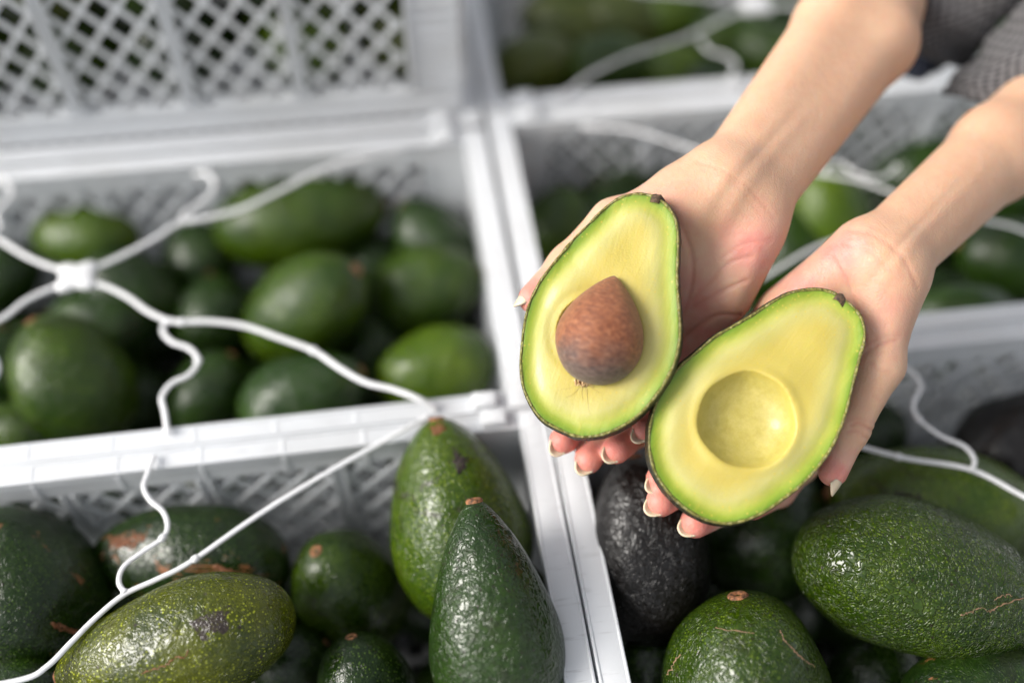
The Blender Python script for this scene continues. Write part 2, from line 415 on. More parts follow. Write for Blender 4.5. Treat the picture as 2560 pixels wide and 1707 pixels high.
E2 = pl([(1610, 95), (1630, 118), (1665, 128), (1690, 150), (1680, 175), (1690, 195)]); E2[-1][2] = RIM+.001
E3 = pl([(1735, 12), (1660, 0), (1560, -10), (1450, -20), (1350, -60)])
E4 = pl([(1735, 12), (1850, 20), (1980, 60), (2150, 130)])
wE = build_web(tuple(E_hub), [(E1, ()), (E3, ()), (E4, ())], [(E2, ())], 'blurred white plastic web over the back right crate', E_hub, .0015)

# ---------------------------------------------------------------- avocados
def avo_verts(L, W, neck, nu, nv, seed):
    """pear body of revolution along +x (stem end), with dents"""
    rs = np.random.RandomState(seed); V = []; ph = rs.rand(6)*6.28; am = rs.rand(6)
    t = np.linspace(0, math.pi, nu+1)
    X = np.cos(t); S = np.sin(t)
    e = .5*(X+1)                             # 0 blunt end .. 1 stem end
    prof = S**.92*(1-neck*.62*np.clip((e-.25)/.75, 0, 1)**1.1*(1.0-.15*S))
    prof = prof/prof.max()
    k = np.arange(nv)*2*math.pi/nv
    x = np.repeat(X*L/2, nv); pr = np.repeat(prof*W/2, nv); kk = np.tile(k, nu+1)
    bend = .05*W*math.sin(ph[0])*np.repeat(1-X**2, nv)
    th = np.repeat(t, nv)
    d = 1+.022*am[1]*np.sin(2*kk+ph[1])+.02*np.sin(3*kk+2.2*th+ph[2])*np.sin(th)+.013*np.sin(5*kk-3*th+ph[3])+.010*np.sin(7*th+2*kk+ph[4])
    y = pr*np.cos(kk)*d+bend; z = pr*np.sin(kk)*d
    Vv = np.stack([x, y, z], 1)
    F = []
    for i in range(nu):
        for j in range(nv):
            a, b = i*nv+j, i*nv+(j+1) % nv
            F.append((a, a+nv, b+nv, b))
    return Vv, F
STEMV = {}
def stem_mesh(r):
    n = 14; V = []; rs = np.random.RandomState(int(r*1e6) % 999)
    for (s, h) in ((1.0, -.6), (1.05, .05), (.85, .32), (.5, .30), (.3, .12), (0.02, .10)):
        for k in range(n):
            a = 2*math.pi*k/n; q = s*(1+.14*rs.rand()); V.append((h*r, q*r*math.cos(a), q*r*math.sin(a)))
    F = [(i*n+k, i*n+(k+1) % n, (i+1)*n+(k+1) % n, (i+1)*n+k) for i in range(5) for k in range(n)]
    F = [tuple(reversed(f)) for f in F]
    return V, F
MATS = {}
def avocado(label, cx, cy, Lp, Wp, ang, dz, style, group, neck=.5, tilt=0., hi=False, seed=0, stem=True, name='avocado', **mk):
    ctr, t = on_h(cx*K, cy*K, dz)
    L = Lp*K*t/FPX/max(.45, math.cos(tilt)*.97); Wd = Wp*K*t/FPX
    a = math.radians(ang); ax = R @ np.array([math.cos(a)*math.cos(tilt), -math.sin(a)*math.cos(tilt), -math.sin(tilt)])
    if tilt > .6: L = Wd*1.35
    nu, nv = (72, 64) if hi else (36, 32)
    V, F = avo_verts(L, Wd, neck, nu, nv, seed)
    key = (style, seed if hi or mk else seed % 4, tuple(sorted((k, str(v)) for k, v in mk.items())))
    if key not in MATS: MATS[key] = skin_mat('avocado_skin_'+style, style, key[1]+1, **mk)
    o = mesh_obj(name, V, F, MATS[key], None, True)
    o.location = ctr
    q = Vector((1, 0, 0)).rotation_difference(Vector(ax)); o.rotation_mode = 'QUATERNION'
    o.rotation_quaternion = q @ Quaternion((1, 0, 0), (seed*1.3) % 6.28)
    tag(o, label, 'avocado', group)
    if stem:
        SV, SF = stem_mesh(Wd*.056); s = mesh_obj('stem_scar', SV, SF, M_STEM, o, True)
        s.location = (L/2-.0006, 0, 0)
    return o
GA, GB, GC, GD, GE, GF = ('avocados in the left middle crate', 'avocados in the lower left crate', 'avocados in the lower right crate',
    'avocados in the middle right crate', 'avocados in the back right crate', 'avocados in the raised lattice crate')
A_ = [
 ('yellow-green avocado with a purple centre lying at the back left, above the web hub', 195, 545, 245, 165, 175, -.062, 'bright', .35, .0, 1, dict(blotch=.6)),
 ('largest glossy avocado at the back of the left middle crate, below the long web arm', 690, 500, 390, 225, 8, -.058, 'green', .30, .0, 2, dict(rough=.22)),
 ('dark green avocado in the far right corner of the left middle crate, orange stem up', 1000, 560, 230, 180, 130, -.072, 'deep', .45, .2, 3, dict()),
 ('shiny pale green avocado in mid crate with a small orange spot on its right', 705, 712, 300, 240, 35, -.050, 'green', .2, .45, 4, dict(rough=.20, speck=1.0)),
 ('olive green avocado beside the right wall, above the bright green one', 985, 668, 255, 205, 20, -.066, 'green', .35, .1, 5, dict()),
 ('bright green avocado in the near right corner of the left middle crate', 1000, 850, 265, 210, 195, -.060, 'bright', .3, .2, 6, dict(blotch=.3)),
 ('grey-green avocado against the near rim below the right web arm', 695, 915, 300, 215, 25, -.055, 'blue', .4, .1, 7, dict(rough=.22)),
 ('big round glossy avocado left of the S-shaped branch, white highlight on its left', 172, 870, 300, 270, 120, -.045, 'green', .25, .3, 8, dict(rough=.18)),
 ('dark green avocado tucked just right of the web hub', 300, 668, 240, 190, 340, -.070, 'deep', .4, .0, 9, dict(blotch=.3)),
 ('small dull avocado deep between the hub arm and the largest avocado', 455, 590, 190, 170, 80, -.085, 'deep', .3, .0, 10, dict()),
 ('dark avocado at the near rim right of the S-shaped branch', 480, 910, 220, 180, 60, -.075, 'deep', .3, .1, 11, dict()),
 ('dull green avocado at the left picture edge beside the round glossy one', 5, 850, 190, 220, 90, -.075, 'deep', .3, .0, 12, dict()),
 ('green avocado at the left edge against the near rim', 40, 990, 210, 150, 170, -.062, 'green', .3, .0, 13, dict()),
 ('dark avocado at the left edge level with the web hub', -10, 640, 210, 170, 20, -.080, 'deep', .4, .0, 14, dict()),
 ('dark avocado with an orange stem showing just under the web hub', 235, 745, 235, 170, 172, -.078, 'deep', .5, .15, 15, dict()),
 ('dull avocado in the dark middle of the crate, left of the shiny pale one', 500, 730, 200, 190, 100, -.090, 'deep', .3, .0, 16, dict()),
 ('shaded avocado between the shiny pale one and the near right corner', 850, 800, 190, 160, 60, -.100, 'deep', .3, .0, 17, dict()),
 ('small avocado under the large one, beside the right wall gap', 860, 615, 170, 150, 40, -.095, 'deep', .3, .0, 18, dict()),
]
for (lb, cx, cy, L_, W_, an, dz, st, nk, ti, sd_, kw) in A_:
    kw = dict(dict(bump=1.25, wrinkle=.6, rough=.19, lite=1.45), **kw)
    avocado(lb, cx, cy, L_, W_, an, dz, st, GA, nk, ti, False, sd_, **kw)
B_ = [
 ('big dark green avocado at the left edge with brown streaks near its base', 70, 1355, 400, 330, 120, -.040, 'deep', .3, .1, 21, dict(scar=.45, rough=.30)),
 ('dark green avocado lying across, with brown scars and a brown stem on its left end', 440, 1290, 440, 250, 176, -.045, 'deep', .35, .0, 22, dict(scar=.8, rough=.26)),
 ('glossy yellow-green avocado with a purple patch, lying at the bottom left', 402, 1478, 548, 280, 196, -.008, 'yellow', .62, .0, 23, dict(bump=1.5, rough=.22, speck=.9, blotch=.2, patch='B3')),
 ('dark green avocado standing stem up, round brown scar facing the viewer', 805, 1350, 290, 250, 118, -.062, 'green', .25, .75, 24, dict(rough=.25)),
 ('tall green avocado leaning on the right wall, dark freckles and an orange-brown stem', 1040, 1195, 460, 322, 99, -.018, 'bright', .66, .0, 25, dict(bump=1.3, blotch=.75, rough=.24, freck=.25)),
 ('long-necked grey-green avocado in front of the tall freckled one', 1128, 1425, 545, 312, 98, .004, 'blue', .95, .0, 26, dict(bump=1.9, rough=.20, blotch=.3, wrinkle=.5, freck=.15)),
 ('avocado cut by the bottom edge, between the yellow one and the long-necked one', 835, 1590, 270, 230, 100, -.045, 'deep', .2, .2, 27, dict(speck=.9)),
 ('small dark avocado behind it with a tan stem scar', 675, 1525, 180, 170, 35, -.070, 'deep', .3, .1, 28, dict()),
 ('dark avocado in the bottom left corner under the web arm', 30, 1595, 260, 160, 175, -.040, 'deep', .3, .0, 29, dict()),
 ('dark green avocado wedged between the long-necked one and the crate wall', 1225, 1480, 380, 170, 100, -.040, 'green', .4, .0, 30, dict(scar=.5)),
 ('shaded avocado between the scarred one and the round-scarred one', 640, 1400, 210, 200, 80, -.095, 'deep', .3, .0, 31, dict()),
]
for (lb, cx, cy, L_, W_, an, dz, st, nk, ti, sd_, kw) in B_:
    if kw.get('patch') == 'B3': kw['patch'] = [((-.012, .0, .026), .020), ((-.030, .010, -.02), .022)]
    avocado(lb, cx, cy, L_, W_, an, dz, st, GB, nk, ti, True, sd_, **kw)
C_ = [
 ('black ripe avocado standing beside the left wall of the lower right crate', 1475, 1265, 430, 275, 95, -.020, 'black', .35, .1, 41, dict(bump=2.0, rough=.38, speck=.15, blotch=.2, lite=.65)),
 ('very dark green avocado in the shade below the pitless half', 1745, 1215, 330, 320, 60, -.060, 'deep', .3, .0, 42, dict()),
 ('yellow-green avocado with a dark scar, behind the big wrinkled one', 2140, 1165, 470, 300, 172, -.035, 'bright', .35, .0, 43, dict(blotch=.5, rough=.34, bump=.8)),
 ('black-purple avocado with a pale shine at the right edge under the crate wall', 2330, 1010, 290, 225, 30, -.050, 'black', .25, .0, 44, dict(rough=.26)),
 ('big wrinkled dark green avocado at the lower right', 2125, 1335, 600, 345, 344, -.002, 'green', .38, .0, 45, dict(bump=2.3, rough=.25, speck=.7, wrinkle=1.0, blotch=.3)),
 ('round green avocado with a fine brown scratch at the bottom edge', 1728, 1580, 430, 390, 100, -.018, 'green', .15, .1, 46, dict(bump=1.3, rough=.24, speck=.7, wrinkle=.9)),
 ('dark avocado with rust-brown marks in the bottom right corner', 2260, 1590, 370, 230, 10, -.020, 'deep', .3, .0, 47, dict(scar=.7, rough=.4)),
 ('mottled dark avocado at the bottom beside the crate wall', 1490, 1550, 190, 170, 90, -.060, 'deep', .3, .0, 48, dict(speck=.8)),
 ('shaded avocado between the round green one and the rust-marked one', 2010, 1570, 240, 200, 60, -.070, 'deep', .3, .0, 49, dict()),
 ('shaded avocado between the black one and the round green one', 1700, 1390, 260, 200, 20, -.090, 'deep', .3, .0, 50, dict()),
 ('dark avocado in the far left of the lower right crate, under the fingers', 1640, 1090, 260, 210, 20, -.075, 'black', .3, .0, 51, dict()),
 ('dark avocado behind the thumb of the right-hand hand', 1960, 1010, 250, 190, 20, -.085, 'deep', .3, .0, 52, dict()),
]
for (lb, cx, cy, L_, W_, an, dz, st, nk, ti, sd_, kw) in C_:
    avocado(lb, cx, cy, L_, W_, an, dz, st, GC, nk, ti, True, sd_, stem=sd_ not in (45,), **kw)
D_ = [
 ('plain green avocado in the far left corner of the middle right crate', 1292, 520, 180, 170, 90, -.062, 'green', .3, .0, 61, dict(rough=.45)),
 ('dark green avocado behind the thumb-side palm, near the far lattice wall', 1430, 410, 210, 150, 10, -.080, 'deep', .3, .0, 62, dict()),
 ('green avocado with a yellow patch seen between the two wrists', 1890, 480, 235, 190, 120, -.058, 'bright', .3, .0, 63, dict(rough=.4)),
 ('blue-green avocado right of the lower wrist, against the near rim', 2215, 725, 240, 150, 175, -.045, 'blue', .3, .0, 64, dict()),
 ('dark avocado right of the lower wrist, behind the blue-green one', 2310, 600, 230, 190, 160, -.060, 'deep', .3, .0, 65, dict()),
 ('dark avocado between the palms, lower than the patched one', 1800, 570, 220, 190, 70, -.078, 'deep', .3, .0, 66, dict()),
 ('dark avocado hidden behind the pitted half near the left wall', 1330, 660, 220, 190, 60, -.075, 'deep', .3, .0, 67, dict()),
 ('dark avocado in the far row behind the right forearm', 2120, 400, 240, 180, 20, -.085, 'deep', .3, .0, 68, dict()),
 ('dark avocado in the far row at the right picture edge', 2330, 440, 230, 180, 10, -.080, 'deep', .3, .0, 69, dict()),
 ('green avocado between the left wall and the upright thumb', 1400, 530, 210, 200, 100, -.085, 'deep', .3, .0, 70, dict()),
]
for (lb, cx, cy, L_, W_, an, dz, st, nk, ti, sd_, kw) in D_:
    kw = dict(dict(lite=1.5), **kw)
    avocado(lb, cx, cy, L_, W_, an, dz, st, GD, nk, ti, False, sd_, **kw)
E_ = [
 (1225, 150, 190, 150, 20, 'olive', 'pale olive avocado in the near left corner of the back right crate'),
 (1300, 65, 210, 150, 160, 'olive', 'pale olive avocado behind the corner one, half out of the frame'),
 (1395, 150, 200, 140, 10, 'green', 'green avocado under the long web arm, second from the crate corner'),
 (1425, 55, 230, 160, 170, 'olive', 'largest pale green avocado at the top, above the long web arm'),
 (1545, 30, 190, 130, 30, 'bright', 'bright green avocado at the top edge left of the web hub'),
 (1540, 160, 190, 120, 170, 'bright', 'bright green avocado right under the long web arm near the rim'),
 (1665, 90, 190, 140, 15, 'green', 'green avocado just below the blurred web hub'),
 (1640, 190, 170, 110, 5, 'deep', 'dark avocado touching the rim behind the short web branch'),
 (1775, 130, 200, 150, 160, 'green', 'green avocado between the short web branch and the forearm'),
 (1770, 40, 190, 140, 20, 'deep', 'dark green avocado at the top edge beside the forearm'),
 (1330, -20, 200, 150, 5, 'green', 'avocado at the far left of the back right crate, above the frame edge'),
 (1560, -60, 220, 150, 5, 'deep', 'avocado in the far row of the back right crate, above the frame edge'),
 (2180, 100, 230, 170, 15, 'deep', 'dark avocado between the two sleeves'),
 (2300, 40, 230, 170, 15, 'deep', 'dark avocado behind the knitted cuff'),
 (1950, 60, 230, 170, 15, 'deep', 'dark avocado hidden behind the bare forearm'),
]
for i, (cx, cy, L_, W_, an, st, lb) in enumerate(E_):
    avocado(lb, cx, cy, L_, W_, an, -.040-.01*(i % 2), st, GE, .3, .0, False, 80+i, rough=.40, lite=1.5)
# raised crate: two rows seen through the lattice
k_ = 0
ROWF = ['far left', 'second from the left', 'third from the left', 'middle', 'third from the right', 'second from the right', 'far right']
for r_ in range(3):
    for i in range(7):
        x = XA-.004-.222+i*.074; y = .638+.012*r_; z = RIM+.040+.058*r_+.004*(i % 2)
        V, F = avo_verts(.098+.008*(i % 3), .068, .35, 32, 28, 120+k_)
        st = ['green', 'deep', 'bright', 'green', 'deep', 'bright', 'olive'][(i+r_*3) % 7]
        key = (st, k_ % 4, ())
        if key not in MATS: MATS[key] = skin_mat('avocado_skin_'+st, st, key[1]+1)
        o = mesh_obj('avocado', V, F, MATS[key], None, True); o.location = (x, y, z)
        o.rotation_euler = (random.uniform(0, 6), random.uniform(-.3, .3), random.uniform(.9, 2.1)); k_ += 1
        tag(o, f'{st if st != "deep" else "dark green"} avocado behind the raised lattice wall, {ROWF[i]} of the {("bottom", "middle", "top")[r_]} row', 'avocado', GF)
        SV, SF = stem_mesh(.005); s = mesh_obj('stem_scar', SV, SF, M_STEM, o, True); s.location = (.049, 0, 0)
# lower layers, in the dark under the top layer
proto = None
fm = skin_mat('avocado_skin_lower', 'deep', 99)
for (cr, lab, grp) in ((crA, 'dark avocado low in the left middle crate', 'lower layer of the left middle crate'),
                  (crB, 'dark avocado low in the lower left crate', 'lower layer of the lower left crate'),
                  (crC, 'dark avocado low in the lower right crate', 'lower layer of the lower right crate'),
                  (crD, 'dark avocado low in the middle right crate', 'lower layer of the middle right crate'),
                  (crE, 'dark avocado low in the back right crate', 'lower layer of the back right crate')):
    for j in range(3):
        for i in range(7):
            x = cr.location.x-.218+i*.0725+random.uniform(-.005, .005); y = cr.location.y-.068+j*.068
            if proto is None:
                V, F = avo_verts(.088, .062, .35, 26, 24, 5); o = mesh_obj('avocado', V, F, fm, None, True); proto = o
            else: o = proto.copy(); COL.objects.link(o)
            o.location = (x, y, .036+random.uniform(0, .004)+.0); o.rotation_mode = 'XYZ'
            o.rotation_euler = (random.uniform(0, 6), random.uniform(-.15, .15), random.uniform(-.3, .3)+(0 if i % 2 else 1.57*0))
            tag(o, lab+', '+('near', 'middle', 'far')[j]+' row, '+ROWF[i].replace('from the ', 'from ').replace('middle', 'centre'), 'avocado', grp)

# ---------------------------------------------------------------- thin healed scars on some skins
def scar_material(col):
    t = NT('scar_mat'); v = obj_coord(t)
    t.l(t.ramp(noise(t, v, 900, 4), [(.3, tuple(x*.5 for x in col)), (.7, col)]), t.b.inputs['Base Color']); t.b.inputs['Roughness'].default_value = .65
    return t.m
SM1, SM2 = scar_material((.26, .15, .085)), scar_material((.24, .085, .030))
from mathutils.bvhtree import BVHTree
def scar(sub, pts, r, mat, seed=1, jag=2.0):
    o = [q for q in COL.objects if q.type == 'MESH' and sub in q.get('label', '')][0]
    bpy.context.view_layer.update()
    iv = o.matrix_world.inverted(); bvh = BVHTree.FromPolygons([v.co for v in o.data.vertices], [p.vertices for p in o.data.polygons])
    rs = np.random.RandomState(seed); out = []
    q = catmull([(x, y, 0) for x, y in pts], 7); q[:, :2] += rs.randn(len(q), 2)*jag
    for x, y, _ in q:
        a = iv @ Vector(CAM); b = iv @ Vector(P(x*K, y*K, 1.0)); hit = bvh.ray_cast(a, (b-a).normalized())
        if hit[0] is not None: out.append(np.array(hit[0])-np.array(hit[1])*r*.35)
    if len(out) < 3: return
    m = MB(); rr = r*(.45+.75*rs.rand(len(out))); rr[0] = rr[-1] = r*.15; tube(m, out, rr, 8)
    m.build('scar', mat, o, smooth=True)
scar('big wrinkled dark green', [(2380, 1376), (2335, 1378), (2300, 1390), (2275, 1402), (2250, 1394), (2225, 1408), (2205, 1412)], .00042, SM1, 1)
scar('big wrinkled dark green', [(2330, 1366), (2300, 1368), (2285, 1380)], .00034, SM1, 2)
scar('round green avocado with a fine', [(1640, 1441), (1680, 1447), (1735, 1454)], .00034, SM1, 3, 1)
scar('round green avocado with a fine', [(1792, 1445), (1800, 1465), (1822, 1492), (1850, 1515), (1874, 1532)], .00042, SM1, 4, 1)
scar('round green avocado with a fine', [(1560, 1500), (1545, 1530), (1530, 1550)], .0005, SM1, 5, 2)
scar('glossy yellow-green avocado with a purple patch', [(325, 1548), (350, 1536), (380, 1528), (400, 1512), (425, 1505), (432, 1490)], .0004, SM2, 6, 2)
for k_ in range(4): scar('dark green avocado lying across', [(488+k_*6, 1300+k_*3), (530, 1312+k_), (570, 1326+k_), (606, 1338)], .00095, SM2, 10+k_, 3)
for k_ in range(6): scar('dark green avocado lying across', [(238+k_*9, 1232+(k_*7) % 17), (262+k_*3, 1240+(k_*5) % 13), (285+k_*5, 1236+(k_*11) % 15), (312+k_*6, 1226+k_)], .0007, SM2, 20+k_, 7)
for k_ in range(3): scar('big dark green avocado at the left edge', [(118, 1428+k_*3), (150, 1440+k_*2), (180, 1450+k_)], .0009, SM2, 30+k_, 3)
for k_ in range(5): scar('tall green avocado leaning', [(985+k_*7, 975+(k_ % 2)*9), (1000, 980+k_*4), (1020-k_*3, 985+k_*2)], .0007, SM2, 40+k_, 5)
SMB = scar_material((.035, .020, .018))
for k_ in range(6): scar('tall green avocado leaning', [(1040+k_*4, 1035+k_*8), (1055, 1045+k_*7), (1068-k_*2, 1050+k_*6)], .0006, SMB, 50+k_, 6)
for k_ in range(6): scar('yellow-green avocado with a dark scar', [(2050+k_*3, 1135+k_*4), (2090, 1140+k_*4), (2130-k_*3, 1158+k_*2)], .0008, SMB, 60+k_, 6)

# ---------------------------------------------------------------- held avocado halves
def flesh_mat(name, seed, axis_ang):
    t = NT(name)
    at = t.n('ShaderNodeAttribute', _attribute_name='edge_cm'); e = at.outputs['Fac']
    v = obj_coord(t, (seed, 0, 0))
    tc = t.n('ShaderNodeTexCoord'); mp = t.n('ShaderNodeMapping'); mp.vector_type = 'POINT'
    mp.inputs['Rotation'].default_value = (0, 0, -axis_ang); mp.inputs['Scale'].default_value = (.16, 1, 1)
    mp0 = t.n('ShaderNodeMapping'); mp0.inputs['Rotation'].default_value = (0, 0, -axis_ang); t.l(tc.outputs['Object'], mp0.inputs[0])
    mp.inputs['Rotation'].default_value = (0, 0, 0); t.l(mp0.outputs[0], mp.inputs[0])
    streak = noise(t, mp.outputs[0], 330, 5, .6, .4)
    soft = noise(t, v, 38, 3, .5)
    ee = t.math('ADD', e, t.math('MULTIPLY', t.math('SUBTRACT', soft, .5), .42))
    ee = t.math('ADD', ee, t.math('MULTIPLY', t.math('SUBTRACT', streak, .5), .14))
    ee = t.math('DIVIDE', ee, 2.4)
    c = t.ramp(ee, [(0, (.10, .19, .006)), (.06, (.145, .25, .008)), (.16, (.26, .335, .022)), (.28, (.40, .41, .070)), (.45, (.465, .43, .140)), (.8, (.49, .40, .085))])
    st = t.ramp(streak, [(.56, 0.0), (.72, 1.0)])
    c = t.mix(t.math('MULTIPLY', st, .16), c, (.64, .47, .06))
    st2 = t.ramp(noise(t, mp.outputs[0], 210, 4, .6, .8), [(.60, 0.0), (.70, 1.0)])
    c = t.mix(t.math('MULTIPLY', st2, .12), c, (.42, .46, .06))
    fl = t.ramp(voro(t, v, 330).outputs['Distance'], [(.10, 1.0), (.2, 0.0)])
    flm = t.ramp(noise(t, v, 30, 2), [(.44, 0.0), (.54, 1.0)])
    c = t.mix(t.math('MULTIPLY', t.math('MULTIPLY', fl, flm), .75), c, (.55, .42, .06))
    cv = t.n('ShaderNodeAttribute', _attribute_name='pit').outputs['Fac']
    pn = t.ramp(noise(t, v, 210, 5, .65), [(.32, (.38, .32, .065)), (.68, (.48, .41, .12))])
    c = t.mix(cv, c, pn)
    t.l(c, t.b.inputs['Base Color'])
    t.l(t.math('ADD', t.math('MULTIPLY', streak, .25), .38), t.b.inputs['Roughness'])
    t.b.inputs['Coat Weight'].default_value = .25; t.b.inputs['Coat Roughness'].default_value = .12
    t.b.inputs['Subsurface Weight'].default_value = .6; t.b.inputs['Subsurface Radius'].default_value = (1.0, .75, .2)
    t.b.inputs['Subsurface Scale'].default_value = .0035
    bp = t.n('ShaderNodeBump', Strength=.40, Distance=.0007)
    t.l(t.math('ADD', streak, t.math('MULTIPLY', noise(t, v, 900, 3), .4)), bp.inputs['Height']); t.l(bp.outputs[0], t.b.inputs['Normal'])
    return t.m
def rind_mat(name):
    t = NT(name); v = obj_coord(t)
    at = t.n('ShaderNodeAttribute', _attribute_name='lip'); n1 = noise(t, v, 420, 5, .65)
    c = t.ramp(n1, [(.35, (.008, .008, .005)), (.6, (.030, .030, .012)), (.72, (.07, .05, .03))])
    lp = t.math('MULTIPLY', at.outputs['Fac'], t.ramp(noise(t, v, 900, 3), [(.35, .35), (.6, 1.0)]))
    c = t.mix(lp, c, (.24, .22, .045))
    t.l(c, t.b.inputs['Base Color']); t.b.inputs['Roughness'].default_value = .42
    bp = t.n('ShaderNodeBump', Strength=1.0, Distance=.0012)
    t.l(t.math('ADD', noise(t, v, 300, 3), voro(t, v, 330).outputs['Distance']), bp.inputs['Height']); t.l(bp.outputs[0], t.b.inputs['Normal'])
    return t.m
def z1(p): return (1200+p[0]*1200/1792., 350+p[1]*1050/1568.)
def build_half(name, label, outline, Z0, tilt_x, tilt_y, pit_c, pit_r, has_seed, stem_px, T, axis_px, seed):
    out_px = np.array([z1(p) for p in outline]); cpx = z1(pit_c)
    n_c = np.array([tilt_x, tilt_y, -1.0]); n_c /= np.linalg.norm(n_c)     # face normal in camera axes
    c_c = camv(*cpx, Z0)
    def hit(px, py):
        r = np.array([(px-1280)/FPX, (py-853.5)/FPX, 1.]); return r*(n_c.dot(c_c)/n_c.dot(r))
    u = np.array([1, 0, 0.])-n_c*n_c[0]; u /= np.linalg.norm(u); v = np.cross(n_c, u)   # local x = u, y = v, z = n
    M = R @ np.stack([u, v, n_c], 1)
    root = bpy.data.objects.new(name, None); COL.objects.link(root); tag(root, label, 'avocado half', 'cut avocado halves held in the hands')
    w0 = CAM + R @ c_c
    mw = Matrix(((M[0,0], M[0,1], M[0,2], w0[0]), (M[1,0], M[1,1], M[1,2], w0[1]), (M[2,0], M[2,1], M[2,2], w0[2]), (0, 0, 0, 1)))
    root.matrix_world = mw
    def loc2(px, py): q = hit(px, py)-c_c; return np.array([q.dot(u), q.dot(v)])
    O = np.array([loc2(*p) for p in out_px]); O = catmull(O, 12, True)
    # resample by angle so that rings are even
    ang = np.unwrap(np.arctan2(O[:, 1], O[:, 0]))
    if ang[-1] < ang[0]: O = O[::-1]
    NA = 360
    seglen = np.r_[0, np.cumsum(np.linalg.norm(np.diff(np.vstack([O, O[:1]]), axis=0), axis=1))]
    OO = np.vstack([O, O[:1]]); s = np.linspace(0, seglen[-1], NA, endpoint=False)
    O = np.stack([np.interp(s, seglen, OO[:, 0]), np.interp(s, seglen, OO[:, 1])], 1)
    rs = np.random.RandomState(seed); wob = np.convolve(np.tile(rs.randn(NA), 3), np.ones(5)/5, 'same')[NA:2*NA]
    wob2 = np.convolve(np.tile(rs.randn(NA), 3), np.ones(19)/19, 'same')[NA:2*NA]
    tang = np.roll(O, -1, 0)-np.roll(O, 1, 0); tang /= np.linalg.norm(tang, axis=1)[:, None]; nrm = np.stack([tang[:, 1], -tang[:, 0]], 1)
    O = O + nrm*(.0004+wob*.00016+wob2*.00035)[:, None]
    Fo = O - nrm*(.0013+.0004*wob)[:, None]                    # flesh outline, inside the rind
    # flesh
    S = np.r_[0.0, np.linspace(.02, .9, 78), np.linspace(.91, .985, 14), [.993, 1.0]]
    NS = len(S); V = np.zeros((NS, NA, 3)); E = np.zeros((NS, NA)); PT = np.zeros((NS, NA))
    pr = pit_r
    axv = loc2(*z1(axis_px)); axv /= np.linalg.norm(axv)
    for i, sv in enumerate(S):
        p = Fo*sv; V[i, :, :2] = p
        dist = np.full(NA, 9.)
        for j0 in range(0, NA, 90):
            D = np.linalg.norm(p[:, None]-O[None, j0:j0+90], axis=2).min(1); dist = np.minimum(dist, D)
        E[i] = dist*100
        al = p@axv; ac = np.linalg.norm(p-al[:, None]*axv, axis=1)
        stretch = np.where(al > 0, 1.0, 1.0)
        pp = p-np.array([-.0028, 0.0]) if has_seed else p; d = np.linalg.norm(pp, axis=1)
        h = -.0006*np.clip(1-dist/.0018, 0, 1)**2                       # soft edge towards the rind
        h += .0005*np.sin(p[:, 0]*190+1.3)*np.cos(p[:, 1]*160) - .0010*np.exp(-((dist-.006)/.004)**2)
        if has_seed:
            h += -.0004*np.exp(-((d-pr*1.02)/.0022)**2) - np.where(d < pr*.85, .003, 0)
        else:
            q = d/pr; q = q*(1+.018*np.sin(3*np.arctan2(pp[:, 1], pp[:, 0])+1)+.012*np.sin(7*np.arctan2(pp[:, 1], pp[:, 0]))); depth = .0118*np.clip(1-np.clip(q, 0, 1)**2.3, 0, 1)**.80
            h += -depth + .0010*np.exp(-((d-pr*1.05)/.003)**2)
            PT[i] = np.clip((1.0-q)/.12, 0, 1)*.85
        V[i, :, 2] = h
    Vf = V.reshape(-1, 3)
    F = [(i*NA+k, i*NA+(k+1) % NA, (i+1)*NA+(k+1) % NA, (i+1)*NA+k) for i in range(NS-1) for k in range(NA)]
    # orientation so that normals face +z
    a, b, c, _ = [Vf[x] for x in F[NA*40]]
    if np.cross(b-a, c-a)[2] < 0: F = [tuple(reversed(q)) for q in F]
    fo = mesh_obj('flesh', Vf, F, flesh_mat('flesh_'+name, seed, math.atan2(axv[1], axv[0])), root, True)
    attr(fo, 'edge_cm', E.ravel()); attr(fo, 'pit', PT.ravel())
    # rind
    rings = []; lip = []
    rings.append(np.c_[Fo, np.full(NA, -.0007)]); lip.append(1.0)
    rings.append(np.c_[Fo+nrm*.0002, np.full(NA, .00005)]); lip.append(1.0)
    rings.append(np.c_[O-nrm*.0002, .0001+.00012*wob]); lip.append(.9)
    rings.append(np.c_[O+nrm*.0001, np.full(NA, -.0005)]); lip.append(.1)
    for sv in np.r_[np.linspace(.998, .9, 9), np.linspace(.86, .0, 26)]:
        d = T*math.sqrt(max(0, 1-sv*sv)); d = d+.0008; phi = math.acos(min(1, sv)); sv = math.cos(phi)+.115*math.sin(2*phi)
        bl = np.linspace(0, 0, NA)
        rings.append(np.c_[O*sv*(1+0*bl)[:, None], -d*np.ones(NA)*(1-.0*bl)]); lip.append(0)
    Rg = np.array(rings); nr = len(rings)
    F2 = [(i*NA+k, (i+1)*NA+k, (i+1)*NA+(k+1) % NA, i*NA+(k+1) % NA) for i in range(nr-1) for k in range(NA)]
    ro = mesh_obj('rind', Rg.reshape(-1, 3), F2, rind_mat('rind_'+name), root, True); attr(ro, 'lip', np.repeat(lip, NA))
    # stem nub
    sp = loc2(*z1(stem_px)); m = MB(); dv = np.array([*(sp/np.linalg.norm(sp)), 0])
    n = 14; V = []; e1 = np.array([-dv[1], dv[0], 0]); e2 = np.array([0, 0, 1.])
